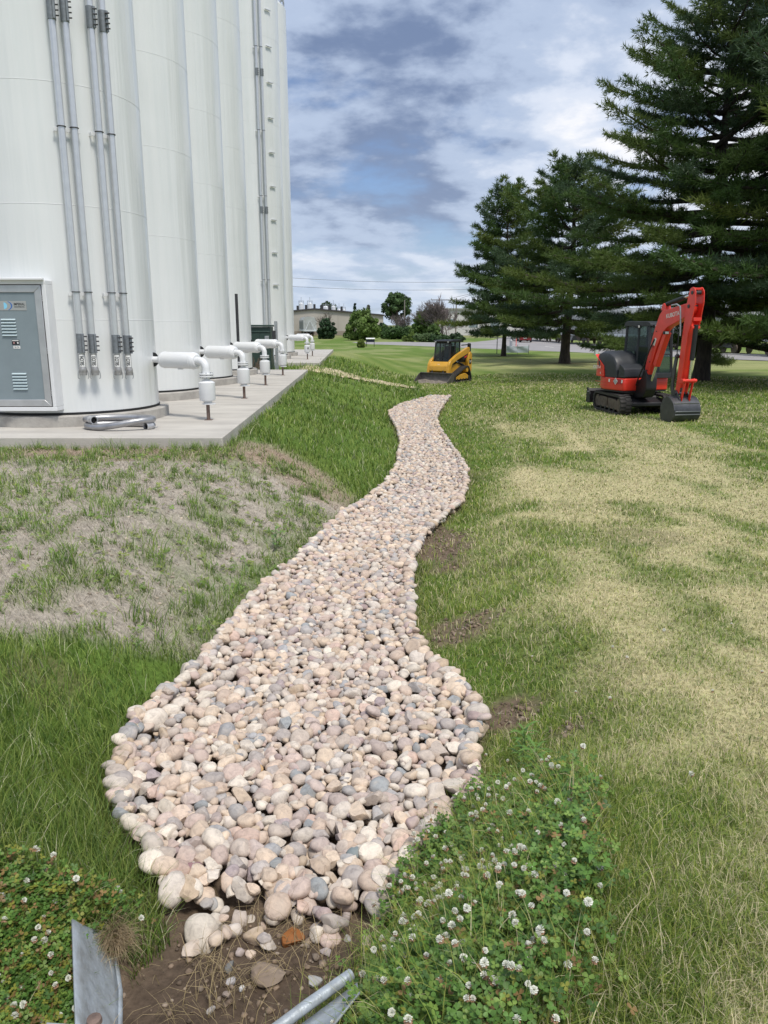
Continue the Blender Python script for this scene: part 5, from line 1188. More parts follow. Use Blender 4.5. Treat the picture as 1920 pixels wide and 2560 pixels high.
# ------------------------------------------------------------------ stones of the drainage channel
_ico = []
def ico(sub):
    bm = bmesh.new(); bmesh.ops.create_icosphere(bm, subdivisions=sub, radius=1.0); bm.verts.ensure_lookup_table()
    V = np.array([v.co[:] for v in bm.verts]); F = np.array([[v.index for v in f.verts] for f in bm.faces]); bm.free(); return V, F
ICO2, ICO1, ICO0 = ico(3), ico(2), ico(1)
def stone_shape(V, rs, ang):
    """river stone: flattened ellipsoid, broken by a few planes and bulges"""
    P = V.copy()
    for _ in range(3):
        d = rs.normal(size=3); d /= np.linalg.norm(d); P = P*(1+.16*rs.normal()*np.clip(V@d, 0, 1)**2)[:, None]
    for _ in range(int(rs.integers(8, 14)) if ang > .3 else int(rs.integers(3, 7))):
        d = rs.normal(size=3); d /= np.linalg.norm(d); c = rs.uniform(.50, .82) if ang > .3 else rs.uniform(.66, .90)
        s = P@d; k = np.clip(s-c, 0, None); P = P-np.outer(k*(.97 if ang > .3 else .82), d)
    f = rs.normal(0, 1, (4, 3))*2.4; ph = rs.uniform(0, 6, 4)
    for q in range(4): P = P*(1+.018*np.sin(V@f[q]*1.6+ph[q]))[:, None]
    return P*np.array((1.0, rs.uniform(.68, .92), rs.uniform(.50, .74)))
srs = np.random.default_rng(21)
NV = 28
VAR2 = [stone_shape(ICO2[0], srs, .6 if i % 2 == 0 else 0) for i in range(NV)]; 
srs = np.random.default_rng(21); VAR1 = [stone_shape(ICO1[0], srs, .6 if i % 2 == 0 else 0) for i in range(NV)]
srs = np.random.default_rng(21); VAR0 = [stone_shape(ICO0[0], srs, .6 if i % 2 == 0 else 0) for i in range(NV)]
PAL = np.array([(.56, .455, .365), (.61, .50, .395), (.53, .425, .35), (.61, .55, .48), (.47, .405, .355), (.46, .385, .355), (.51, .41, .365), (.42, .38, .36), (.56, .505, .45), (.39, .375, .37), (.36, .36, .37), (.29, .305, .315), (.40, .315, .305), (.52, .395, .335), (.64, .58, .50), (.48, .38, .28), (.35, .295, .30), (.27, .285, .295)])
PW = np.array([12, 12, 11, 10, 9, 7, 7, 6, 9, 4.5, 2.6, 1.5, 1.8, 3.2, 8, 1.6, 1.4, .9]); PW = PW/PW.sum()
def stone_mat(name, scale, use_obj):
    m = bpy.data.materials.new(name); m.use_nodes = True; nt = m.node_tree; N = nt.nodes; L = nt.links; b = N['Principled BSDF']; b.inputs['Roughness'].default_value = .78; b.inputs['Specular IOR Level'].default_value = .25
    if use_obj: oi = N.new('ShaderNodeObjectInfo'); src = oi.outputs['Color']
    else: a = N.new('ShaderNodeVertexColor'); a.layer_name = 'Col'; src = a.outputs[0]
    tc = N.new('ShaderNodeTexCoord'); mp = N.new('ShaderNodeMapping'); L.new(tc.outputs['Object'], mp.inputs[0])
    if use_obj: L.new(oi.outputs['Location'], mp.inputs['Location'])
    n = N.new('ShaderNodeTexNoise'); n.inputs['Scale'].default_value = 2.2*scale; n.inputs['Detail'].default_value = 9; n.inputs['Roughness'].default_value = .68; n.inputs['Distortion'].default_value = .6; L.new(mp.outputs[0], n.inputs['Vector'])
    r = N.new('ShaderNodeValToRGB'); L.new(n.outputs['Fac'], r.inputs[0]); e = r.color_ramp.elements; e[0].position = .30; e[0].color = (.68, .655, .645, 1); e[1].position = .68; e[1].color = (1.18, 1.15, 1.10, 1); q = e.new(.5); q.color = (1.0, .98, .96, 1)
    mx = N.new('ShaderNodeMix'); mx.data_type = 'RGBA'; mx.blend_type = 'MULTIPLY'; mx.inputs[0].default_value = 1; L.new(src, mx.inputs[6]); L.new(r.outputs[0], mx.inputs[7])
    w = N.new('ShaderNodeTexNoise'); w.inputs['Scale'].default_value = .9*scale; w.inputs['Detail'].default_value = 4; L.new(mp.outputs[0], w.inputs['Vector'])
    r2 = N.new('ShaderNodeValToRGB'); L.new(w.outputs['Fac'], r2.inputs[0]); e = r2.color_ramp.elements; e[0].position = .52; e[0].color = (0, 0, 0, 1); e[1].position = .72; e[1].color = (.55, .55, .55, 1)
    mx2 = N.new('ShaderNodeMix'); mx2.data_type = 'RGBA'; L.new(r2.outputs[0], mx2.inputs[0]); L.new(mx.outputs[2], mx2.inputs[6]); mx2.inputs[7].default_value = (.54, .46, .385, 1)
    L.new(mx2.outputs[2], b.inputs['Base Color'])
    bp = N.new('ShaderNodeBump'); bp.inputs['Strength'].default_value = .30 if use_obj else .6; bp.inputs['Distance'].default_value = .012 if use_obj else .010; L.new(n.outputs['Fac'], bp.inputs['Height']); L.new(bp.outputs[0], b.inputs['Normal'])
    return m
M_st = stone_mat('river_stone', 1.0, True); M_st2 = stone_mat('river_stone_mass', 11.0, False)
def scatter_stones():
    cell = .02; x0, y0 = -2.6, CH_Y0-.3; nx, ny = int(6.0/cell), int((CH_Y1+1-y0)/cell)
    gx = x0+(np.arange(nx)+.5)*cell; gyy = y0+(np.arange(ny)+.5)*cell
    HM = np.empty((ny, nx), np.float32)
    for j in range(0, ny, 200): X, Y = np.meshgrid(gx, gyy[j:j+200]); HM[j:j+200] = terrain(X, Y, False)
    base = HM.copy(); rs = np.random.default_rng(5); out = []
    ys = np.linspace(CH_Y0, CH_Y1, 400); wd = chr_(ys)-chl(ys); cum = np.cumsum(wd*np.gradient(ys)); area = cum[-1]; cum = cum/area
    def size(y, k):
        s = np.interp(y, [2.3, 4, 8, 15, 30], [.037, .035, .035, .042, .054])
        return s*float(np.clip(rs.lognormal(.0, .30), .55, 1.75))*(1.0 if k else .85)
    def put(x, y, a, pref=None, z=None):
        vi = int(rs.integers(NV)); hi = VAR2[vi].max(0)
        rx, ry = a*.82, a*.82; i0, i1 = int((x-rx-x0)/cell), int((x+rx-x0)/cell)+1; j0, j1 = int((y-ry-y0)/cell), int((y+ry-y0)/cell)+1
        if i0 < 0 or j0 < 0 or i1 >= nx or j1 >= ny: return
        sub = HM[j0:j1, i0:i1]; m_ = float(np.mean(sub)); hh = a*hi[2]
        zc = m_*.62+.38*float(np.percentile(sub, 80))+hh*.62
        zc = min(zc, float(base[(j0+j1)//2, (i0+i1)//2])+.095+.3*a)
        yy, xx = np.meshgrid((gyy[j0:j1]-y)/rx, (gx[i0:i1]-x)/rx, indexing='ij'); rr = xx*xx+yy*yy
        top = zc+hh*np.sqrt(np.clip(1-rr, 0, 1))*.9; HM[j0:j1, i0:i1] = np.where(rr < 1, np.maximum(sub, top), sub)
        out.append((x, y, zc, a, vi, rs.random()*6.28, rs.normal(0, .30), rs.normal(0, .30)))
    for layer, (dens, cand) in enumerate(((1.0, 1), (1.05, 7))):
        n = int(sum(np.interp(ys, [2.3, 4, 10, 30], [470, 480, 420, 190])*wd*np.gradient(ys))*dens)
        for _ in range(n):
            best = None
            for c in range(cand):
                y = float(np.interp(rs.random(), cum, ys)); l, r = float(chl(y)), float(chr_(y)); x = l+.03+(r-l-.06)*rs.random()
                i, j = int((x-x0)/cell), int((y-y0)/cell)
                hv = HM[max(j-2, 0):j+3, max(i-2, 0):i+3].mean()-base[min(j, ny-1), min(i, nx-1)]
                if best is None or hv < best[0]: best = (hv, x, y)
            _, x, y = best; l, r = float(chl(y)), float(chr_(y)); e = min(x-l, r-x)
            if y < 2.85 and rs.random() < smooth(2.80, 2.52, np.array(y)).item()*.97: continue
            put(x, y, size(y, 1)*(1.25 if e < .14 and y < 12 else 1.0))
    # rim stones laid along both edges
    for y in np.arange(2.75, 13, .065):
        for s in (0, 1):
            yy = y+rs.normal(0, .03); x = float(chl(yy))+rs.normal(.035, .02) if s == 0 else float(chr_(yy))-rs.normal(.035, .02); put(x, yy, .043*float(np.clip(rs.lognormal(0, .25), .6, 1.6)))
    keep_ = []
    for s_ in out:
        i, j = int((s_[0]-x0)/cell), int((s_[1]-y0)/cell); hh = s_[3]*VAR2[s_[4]].max(0)[2]
        if HM[max(j-1, 0):j+2, max(i-1, 0):i+2].mean() < s_[2]+hh*1.9: keep_.append(s_)
    return keep_
ST = scatter_stones()
ST.sort(key=lambda s: math.hypot(s[0], s[1])-s[3]*6)
vis = sorted(range(len(ST)), key=lambda i: math.sqrt(ST[i][0]**2+ST[i][1]**2+(CAM_H-ST[i][2])**2)/ST[i][3]*(1.0 if ST[i][2]-float(zbed(ST[i][1])) > .035 else 3.0))
near_ids = set(vis[:300])
chan = empty('drainage_channel', (0, 0, 0)); tag(chan, 'winding drainage channel filled with pale river stones', None, None, 'structure')
SM = []
for i in range(NV):
    me = bpy.data.meshes.new('stone'); me.from_pydata([tuple(p) for p in VAR2[i]], [], [tuple(f) for f in ICO2[1]]); me.shade_smooth(); me.materials.append(M_st); SM.append(me)
    if i % 2 == 0: me.set_sharp_from_angle(angle=R(24))
crs = np.random.default_rng(31)
def pick_col(): return PAL[crs.choice(len(PAL), p=PW)]*crs.uniform(.86, 1.12)*1.02
Vs, Fs, Cs = [], [], []; off = 0
def srot(rz, rx, ry): return np.array(Euler((rx, ry, rz)).to_matrix())
for i, (x, y, z, a, vi, rz, rx, ry) in enumerate(ST):
    c = pick_col()
    if i in near_ids:
        o = bpy.data.objects.new('stone', SM[vi]); COL.objects.link(o); o.parent = chan; o.location = (x, y, z); o.rotation_euler = (rx, ry, rz); o.scale = (a, a, a); o.color = (*c, 1)
    else:
        hi = y < 7; V, F = (VAR2[vi], ICO2[1]) if (y < 3.1) else ((VAR1[vi], ICO1[1]) if y < 11 else (VAR0[vi], ICO0[1]))
        Vs.append((V*a)@srot(rz, rx, ry).T+np.array((x, y, z))); Fs.append(F+off); off += len(V); Cs.append(np.repeat(c[None], len(V), 0))
o = mesh_np('stone_bed', np.concatenate(Vs), np.concatenate(Fs), M_st2, chan, True, np.concatenate(Cs)); o['kind'] = 'stuff'

# single stones lying on the bare soil below the channel, and striking ones on it
def lone(px, py, wpx, col, label, ang=.0, flat=(1, .8, .6), seed=0, rz=0.0, lift=0.0, nm='loose_stone'):
    Y = 2.4
    for _ in range(20):
        q = gz(px, py, tz((px-960)/FPX*Y, Y)+.02); Y = q[1]
    d = math.sqrt(q[0]**2+q[1]**2+(CAM_H-q[2])**2); a = wpx/FPX*d*.82/2
    rs = np.random.default_rng(seed); P = stone_shape(ICO2[0], rs, ang); P = P/np.abs(P).max(0)*np.array(flat)
    me = bpy.data.meshes.new('loose_stone'); me.from_pydata([tuple(p*a) for p in P], [], [tuple(f) for f in ICO2[1]]); me.shade_smooth(); me.materials.append(M_st)
    if ang > .5: me.set_sharp_from_angle(angle=R(28))
    o = bpy.data.objects.new(nm, me); COL.objects.link(o); o.location = (q[0], q[1], tz(q[0], q[1])+a*flat[2]*.55+lift); o.rotation_euler = (rs.normal(0, .12), rs.normal(0, .12), rz); o.color = (*col, 1); tag(o, label, 'stone', 'loose stones on the soil'); return o
lone(672, 2428, 98, (.25, .195, .15), 'big brown flat slab lying on the soil below the channel', .7, (1, .92, .42), 101, .35)
lone(484, 2368, 72, (.55, .47, .40), 'large cream wedge shaped stone alone on the straw', .7, (1, .72, .62), 102, .6)
lone(732, 2345, 66, (.26, .10, .028), 'rust orange stone half buried in the soil', .7, (1, .8, .62), 103, .2)
lone(573, 2412, 44, (.155, .155, .150), 'dark grey oblong stone left of the brown slab', .7, (1, .55, .5), 104, 1.2)
lone(785, 2446, 42, (.36, .37, .385), 'blue grey blocky stone right of the brown slab', .7, (1, .9, .6), 105, 1.0)
lone(577, 2448, 32, (.55, .53, .53), 'small white oval stone under the dark grey oblong one', 0, (1, .72, .6), 106, .5)
lone(603, 2468, 20, (.66, .66, .66), 'smallest bright white pebble left of the brown slab', 0, (1, .8, .6), 107, 1.4)
lone(527, 2519, 30, (.40, .38, .37), 'grey pointed stone nearest the camera on the soil', .7, (1, .72, .6), 108, 1.2)
lone(568, 2484, 26, (.29, .24, .21), 'small brown stone below the white oval one', .7, (1, .9, .6), 109, .2)
lone(585, 2326, 52, (.57, .51, .46), 'pale smooth egg shaped stone at the lower end of the channel', 0, (1, .86, .72), 110, .5, .01)
lone(600, 2372, 34, (.43, .37, .35), 'pinkish grey upright stone below the egg shaped one', .7, (1, .7, .7), 111, 1.3)
lone(626, 2378, 30, (.55, .45, .37), 'peach coloured small stone right of the pinkish grey one', .7, (1, .9, .7), 112, .3)
lone(828, 2340, 42, (.45, .39, .36), 'tan angular stone at the lower right end of the channel', .7, (1, .9, .7), 113, .8)
lone(867, 2338, 28, (.38, .37, .39), 'small grey angular stone right of the tan one', .7, (1, .8, .7), 114, 2.0)
lone(815, 2372, 44, (.40, .35, .34), 'knobbly pinkish long stone above the culvert rim', .7, (1, .5, .5), 115, -.6)
lone(790, 2318, 42, (.47, .42, .38), 'cream angular stone left of the tan one at the channel end', .7, (1, .8, .7), 116, .1)
lone(868, 2280, 38, (.47, .42, .41), 'pale lilac oval stone at the right lower channel edge', 0, (1, .75, .7), 117, 1.5)
lone(485, 2210, 74, (.245, .150, .160), 'deep purple angular stone at the lower left of the channel', .7, (1, .86, .7), 118, .3, .07)
lone(887, 2180, 54, (.215, .265, .28), 'teal grey smooth stone at the lower right of the channel', 0, (1, .9, .7), 119, .9, .09)
lone(640, 1965, 46, (.50, .33, .17), 'amber orange stone in the middle of the channel', 0, (1, .75, .7), 120, .2, .09)

# ------------------------------------------------------------------ culvert end
def culvert():
    M_galv = mat('galvanised_culvert', (.44, .49, .54), .5, .3, .22, 14, .3, 30, col2=(.29, .31, .32), detail=12)
    t = empty('culvert_end_section', (0, 1.75, -.55)); tag(t, 'bluish galvanised metal culvert end section at the bottom of the picture', 'culvert')
    o = Vector((0, 1.75, -.55))
    def patch(nm, A, B, n=10, thick=.008, bend=.0):
        V = []; m_ = 6
        for i in range(n+1):
            for j in range(m_+1):
                u, v = i/n, j/m_; p = A(u).lerp(B(u), v); V.append(p-o+Vector((0, 0, -bend*math.sin(v*math.pi))))
        ob = MB().add(V, [(i*(m_+1)+j, i*(m_+1)+j+1, (i+1)*(m_+1)+j+1, (i+1)*(m_+1)+j) for i in range(n) for j in range(m_)]).build(nm, M_galv, t, 0, 60)
        s = ob.modifiers.new('thick', 'SOLIDIFY'); s.thickness = thick; return ob
    g = lambda px, py, z: Vector(gz(px, py, z))
    # left wing: rim on top, sheet sloping down into the channel
    a0, a1 = g(190, 2660, -.36), g(178, 2300, -.34); b0, b1 = g(296, 2660, -.56), g(276, 2325, -.54); b05 = g(298, 2480, -.57)
    patch('left_wing', lambda u: a0.lerp(a1, u), lambda u: (b0.lerp(b05, u*2) if u < .5 else b05.lerp(b1, u*2-1)), 14, .006, .02)
    MB().tube([p-o for p in (b0, b0.lerp(b05, .5), b05, b05.lerp(b1, .5), b1)], .012, 10).build('left_hem', M_galv, t, 0, 60)
    MB().box(g(200, 2590, -.30)-o, (.20, .06, .012), (0, R(10), R(4))).build('top_flange', M_galv, t, .003)
    MB().lathe([(.022, 0), (.020, .014), (.012, .018), (.0001, .018)], 12, g(236, 2556, -.30)-o).build('bolt_head', M_rust, t)
    # right wing: rolled rim with the sheet behind it
    c0, c1 = g(640, 2610, -.42), g(878, 2436, -.40); cm = g(770, 2512, -.405)
    rim = [c0+(cm-c0)*s for s in np.linspace(0, 1, 5)]+[cm+(c1-cm)*s for s in np.linspace(.2, 1, 5)]
    MB().tube([p-o for p in rim], .018, 16).build('right_rolled_rim', M_galv, t, 0, 60)
    d0, d1 = g(770, 2640, -.30), g(905, 2470, -.32)
    patch('right_wing', lambda u: c0.lerp(c1, u)+Vector((.02, -.02, -.01)), lambda u: d0.lerp(d1, u), 10, .006, .03)
    # invert below, mostly under the soil
    patch('invert', lambda u: b0.lerp(b1, u*.5)+Vector((0, -.2, -.14)), lambda u: c0.lerp(c1, u*.5)+Vector((0, -.2, -.24)), 8, .006, .05)
culvert()

# ------------------------------------------------------------------ grass
M_grass = attr_mat('grass_blades', .55, .38, 0, 0, 0, 0, .25)
def lean_max(l): return float(np.max(l))
def blades(name, X, Y, L, Wd, C, lean, label, seg=2, rs=rng, spread=None, direction=None, zoff=-.005, kind='stuff', parent=None):
    n = len(X); Z = terrain(X, Y)+zoff
    az = rs.random(n)*6.283 if direction is None else direction+rs.normal(0, .25, n)
    d = np.stack([np.cos(az), np.sin(az), np.zeros(n)], 1); fa = az+math.pi/2+rs.normal(0, .5, n); s = np.stack([np.cos(fa), np.sin(fa), np.zeros(n)], 1)
    ln = np.clip(lean*(rs.uniform(.4, 1.5, n) if lean_max(lean) < 1.7 else rs.uniform(.92, 1.05, n)), 0, 1.68); p = np.stack([X, Y, Z], 1)
    lv = seg+1; rows = []
    for k in range(lv):
        t = k/seg; a = ln*t; q = p+d*(np.sin(a)*L*t*.92)[:, None]; q[:, 2] += np.cos(a*.85)*L*t
        w = (Wd*(1-t)**.7)[:, None] if k < seg else None
        if k < seg: rows += [q-s*w*.5, q+s*w*.5]
        else: rows.append(q)
    V = np.stack(rows, 1); nv = V.shape[1]; base = (np.arange(n)*nv)[:, None]
    T = []
    for k in range(seg-1): T += [[2*k, 2*k+1, 2*k+3], [2*k, 2*k+3, 2*k+2]]
    T.append([2*seg-2, 2*seg-1, 2*seg]); F = (base[:, None, :]+np.array(T)[None]).reshape(-1, 3)
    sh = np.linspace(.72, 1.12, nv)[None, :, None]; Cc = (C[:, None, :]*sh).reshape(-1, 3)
    o = mesh_np(name, V.reshape(-1, 3), F, M_grass, parent, False, Cc); 
    if label: tag(o, label, 'grass', None, kind)
    return o
def polar(n, r0, r1, az=.62, pw=1.0, rs=rng):
    u = rs.random(n); r = r0*(r1/r0)**(u**pw); a = rs.uniform(-az, az, n); return r*np.sin(a), r*np.cos(a), r
WING = np.array([gz(px, py, z)[:2] for px, py, z in ((176, 2318, -.24), (300, 2318, -.55), (330, 2420, -.55), (330, 2680, -.55), (225, 2680, -.3), (250, 2490, -.3))])
def in_wing(x, y):
    x = np.asarray(x); y = np.asarray(y); ins = np.zeros(x.shape, bool); j = len(WING)-1
    for i in range(len(WING)):
        c = ((WING[i, 1] > y) != (WING[j, 1] > y)) & (x < (WING[j, 0]-WING[i, 0])*(y-WING[i, 1])/(WING[j, 1]-WING[i, 1]+1e-12)+WING[i, 0]); ins ^= c; j = i
    return ins
def allowed(x, y, clear=.02):
    l, r = chl(y), chr_(y); inside = (x > l+clear) & (x < r-clear) & (y < CH_Y1-.2)
    pad_ = (x < xpad(y)+.01) & (((y > 11.30) & (y < 29.15)) | ((y > 34.45) & (y < 53.3)))
    wing = in_wing(x, y)
    return ~(inside | pad_ | wing)
G1, G2, G3, G4 = np.array((.212, .292, .054)), np.array((.355, .395, .096)), np.array((.128, .207, .046)), np.array((.20, .21, .075))
def gcol(n, x, y, dry, rs=rng):
    k = rs.random(n)[:, None]; c = np.where(k < .45, G1, np.where(k < .75, G2, G3))*rs.uniform(.75, 1.25, (n, 1))
    nn = fbm(x*.9+3, y*.9+8, 3)[:, None]; c = c*(.70+.6*nn)
    d = (rs.random(n) < dry)[:, None]; straw = np.array((.74, .65, .42))*rs.uniform(.65, 1.2, (n, 1))
    pale = np.array((.52, .50, .27))*rs.uniform(.7, 1.2, (n, 1))
    return np.where(d, np.where(rs.random((n, 1)) < .62, straw, pale), c)
# mown lawn right of the channel
n = 420000; X, Y, r = polar(n, 1.35, 46., .60, .92); Z = zones(X, Y)
bank = (X < chl(Y)) & (Y < 13.5)
keep = allowed(X, Y) & ~bank & (rng.random(n) < 1-.80*Z['soil']) & (X > chl(Y)-.0) 
X, Y, r = X[keep], Y[keep], r[keep]; dry = Z['dry'][keep]; n = len(X)
L = (.036+.030*fbm(X*1.7, Y*1.7, 3)+.030*smooth(.45, .7, fbm(X*.8+9, Y*.8, 2))*(1-dry))*rng.uniform(.6, 1.4, n); L = L*(.92-.22*dry)+.0008*r
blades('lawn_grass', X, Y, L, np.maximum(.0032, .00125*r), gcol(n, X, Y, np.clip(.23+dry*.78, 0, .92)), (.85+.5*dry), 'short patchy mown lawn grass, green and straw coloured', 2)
# rank grass left of the channel and along the bank
n = 300000; X, Y, r = polar(n, 1.35, 44., .60, .95); Z = zones(X, Y)
left = X < chl(Y)-.015; m_ = Z['mat']; dens = np.clip(1-m_*1.02, 0, 1)
tuft = smooth(.53, .68, fbm(X*2.1+31, Y*2.1+7, 3)); dens = np.maximum(dens, np.where(m_ > .2, tuft*.20+.008, 0)*smooth(13.5, 11.0, Y)); dens = dens*(.35+1.1*smooth(.30, .6, Z['n1']))
keep = left & allowed(X, Y) & (rng.random(n) < dens)
X, Y, r = X[keep], Y[keep], r[keep]; m_ = m_[keep]; n = len(X)
L = (.08+.13*fbm(X*1.1+4, Y*1.1, 3)**1.3)*rng.uniform(.45, 1.35, n)*(1-.45*m_)*np.interp(Y, [1, 3, 12, 30, 44], [.8, 1.1, 1.0, 1.3, 1.4])
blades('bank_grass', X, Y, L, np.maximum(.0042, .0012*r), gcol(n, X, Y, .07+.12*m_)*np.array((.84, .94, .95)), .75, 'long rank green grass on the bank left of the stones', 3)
# straw netting strands of the erosion mat
n = 130000; X, Y, r = polar(n, 3.8, 14., .62, 1.0); Z = zones(X, Y); keep = (X < chl(Y)-.1) & allowed(X, Y, 0) & (rng.random(n) < Z['mat']*1.1); X, Y, r = X[keep], Y[keep], r[keep]; n = len(X)
dirn = np.where(rng.random(n) < .5, R(32), R(148))+np.where(rng.random(n) < .5, math.pi, 0)
Cm = np.array((.62, .56, .47))*rng.uniform(.55, 1.2, (n, 1)); Cm = np.where((Y > 10.1)[:, None], Cm*np.array((.82, .74, .68)), Cm)
o = blades('erosion_mat', X, Y, rng.uniform(.04, .13, n), np.maximum(.0030, .0008*r), Cm, 1.71, None, 2, rng, None, dirn, .006); tag(o, 'beige straw erosion mat with sparse weeds left of the channel', 'erosion mat', None, 'stuff')
# scattered grass tufts standing in the mat and against the pad edge
tx, ty = [], []
for i in range(520):
    y = rng.uniform(4.6, 11.25); x = float(xmat(np.array(y)))-.1-rng.random()**1.2*5.2; tx.append(x); ty.append(y)
for i in range(46): tx.append(rng.uniform(-6.2, -2.35)); ty.append(11.26-abs(rng.normal(0, .05)))
for i in range(40): yy = rng.uniform(11.4, 29); tx.append(float(xpad(np.array(yy)))+.05+abs(rng.normal(0, .06))); ty.append(yy)
tx, ty = np.array(tx), np.array(ty); k = 26; sz = rng.uniform(.35, 1.25, len(tx)); big = rng.random(len(tx)) < .12; sz[big] *= 1.5
X = np.repeat(tx, k)+rng.normal(0, .035, len(tx)*k)*np.repeat(sz, k); Y = np.repeat(ty, k)+rng.normal(0, .035, len(tx)*k)*np.repeat(sz, k); S = np.repeat(sz, k); n = len(X)
keep = allowed(X, Y); X, Y, S = X[keep], Y[keep], S[keep]; n = len(X)
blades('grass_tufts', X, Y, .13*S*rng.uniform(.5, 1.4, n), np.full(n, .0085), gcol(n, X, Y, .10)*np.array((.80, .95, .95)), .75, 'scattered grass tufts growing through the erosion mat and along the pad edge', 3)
# cut straw lying on the soil below the channel
n = 900; X = rng.normal(-.45, .30, n); Y = rng.normal(2.22, .26, n); keep = (X > -.9) & (X < -.05) & (Y > 1.7) & (Y < 2.75) & (rng.random(n) < smooth(.35, .6, fbm(X*6, Y*6, 2))); X, Y = X[keep], Y[keep]; n = len(X)
o = blades('loose_straw', X, Y, rng.uniform(.05, .20, n), np.full(n, .0028), np.array((.46, .36, .20))*rng.uniform(.6, 1.25, (n, 1)), 1.40, None, 3, rng, None, None, .008); tag(o, 'loose dry straw strewn on the soil beside the culvert', 'straw', None, 'stuff')
# dead matted grass hanging over the left culvert wing
q0 = gz(272, 2215, -.30); q1 = gz(290, 2300, -.42); n = 800; u = rng.random(n); X = q0[0]+(q1[0]-q0[0])*u+rng.normal(0, .018, n); Y = q0[1]+(q1[1]-q0[1])*u+rng.normal(0, .025, n)
o = blades('dead_grass', X, Y, rng.uniform(.06, .15, n), np.full(n, .0024), np.array((.46, .36, .23))*rng.uniform(.6, 1.25, (n, 1)), 1.25, None, 3, rng, None, rng.normal(-1.1, .9, n), .02); tag(o, 'clump of dead brown matted grass above the left culvert wing', 'dead grass', None, 'stuff')
# crumbs of soil and grit on the bare patches
def clods():
    rs = np.random.default_rng(88); pts = []
    for cx, cy, rx, ry, n in ((-.42, 2.25, .45, .32, 260), (.64, 8.1, .34, 1.0, 260), (.56, 5.45, .30, .26, 140), (.74, 4.15, .18, .2, 90), (.98, 3.62, .14, .12, 50), (-2.6, 6.2, 1.8, 1.3, 500), (-3.2, 9.2, 2.2, 1.8, 700)):
        for _ in range(n): pts.append((cx+rs.normal(0, .5)*rx, cy+rs.normal(0, .5)*ry, .004+.010*rs.random()**2.2*(1+cy*.12)))
    V, F, C = [], [], []; k = 0; v0, f0 = ICO0
    for x, y, a in pts:
        P = v0*(1+rs.normal(0, .22, (len(v0), 1)))*a*np.array((1, 1, .7)); V.append(P+np.array((x, y, tz(x, y)+a*.3))); F.append(f0+k); k += len(v0); C.append(np.repeat((np.array((.20, .15, .11) if x > -1.2 else (.42, .36, .29))*rs.uniform(.5, 1.4))[None], len(v0), 0))
    o = mesh_np('soil_clods', np.concatenate(V), np.concatenate(F), M_st2, None, False, np.concatenate(C)); tag(o, 'crumbs of brown soil and grit on the bare patches', 'soil', None, 'stuff')
clods()

# ------------------------------------------------------------------ clover
M_clov = attr_mat('clover_leaves', .5, .25, 0, 0, 0, 0, .35)
def clover(name, X, Y, hgt, size, C, label, rs):
    n = len(X); Z = terrain(X, Y)+hgt; yaw = rs.random(n)*6.283; P = np.stack([X, Y, Z], 1)
    nrm = rs.normal(0, .42, (n, 3)); nrm[:, 2] = 1; nrm[:, 1] -= .18; nrm /= np.linalg.norm(nrm, axis=1, keepdims=True)
    u = np.stack([np.cos(yaw), np.sin(yaw), np.zeros(n)], 1); u -= nrm*(u*nrm).sum(1, keepdims=True); u /= np.linalg.norm(u, axis=1, keepdims=True); v = np.cross(nrm, u)
    ring = [(0., 0., 0.), (.38, .36, .05), (.80, .44, .12), (1.06, .20, .10), (1.0, 0., .04), (1.06, -.20, .10), (.80, -.44, .12), (.38, -.36, .05)]
    V, F = [], []; tri = np.array([[0, 1, 2], [0, 2, 3], [0, 3, 4], [0, 4, 5], [0, 5, 6], [0, 6, 7]])
    allV = []; 
    for q in range(3):
        a = q*2.094; ca, sa = math.cos(a), math.sin(a)
        for (r_, t_, h_) in ring:
            x_, y_ = ca*r_-sa*t_, sa*r_+ca*t_; allV.append(P+(u*x_+v*y_+nrm*h_)*size[:, None])
    V = np.stack(allV, 1); nv = 24; T = np.concatenate([tri+8*q for q in range(3)]); F = ((np.arange(n)*nv)[:, None, None]+T[None]).reshape(-1, 3)
    sh = np.tile(np.array([1.25, 1.1, 1., .95, .95, .95, 1., 1.1]), 3)[None, :, None]; Cc = (C[:, None, :]*sh).reshape(-1, 3)
    # stalks
    o = mesh_np(name, V.reshape(-1, 3), F, M_clov, None, False, Cc); tag(o, label, 'clover', None, 'stuff'); return o
def clov_col(n, rs, yellow):
    k = rs.random(n)[:, None]; g = np.where(k < .55, np.array((.095, .190, .036)), np.where(k < .85, np.array((.165, .255, .052)), np.array((.062, .130, .030))))
    y = np.where(rs.random((n, 1)) < .5, np.array((.22, .23, .04)), np.array((.24, .15, .06))); return np.where(rs.random((n, 1)) < yellow, y, g)*rs.uniform(.75, 1.25, (n, 1))
crs2 = np.random.default_rng(77)
def patch_pts(poly, n, z, rs, soft=.12):
    """points inside an outline on the ground"""
    W = []
    for px, py in poly:
        Y_ = 2.5
        for _ in range(16): q = gz(px, py, tz((px-960)/FPX*Y_*1.05, Y_)+z); Y_ = q[1]
        W.append((q[0], q[1]))
    W = np.array(W); lo, hi = W.min(0)-soft, W.max(0)+soft; P = rs.uniform(lo, hi, (n*3, 2)); ins = np.zeros(len(P), bool); j = len(W)-1
    Q = P+rs.normal(0, soft*.5, P.shape)
    for i in range(len(W)):
        c = ((W[i, 1] > Q[:, 1]) != (W[j, 1] > Q[:, 1])) & (Q[:, 0] < (W[j, 0]-W[i, 0])*(Q[:, 1]-W[i, 1])/(W[j, 1]-W[i, 1]+1e-12)+W[i, 0]); ins ^= c; j = i
    return P[ins][:n]
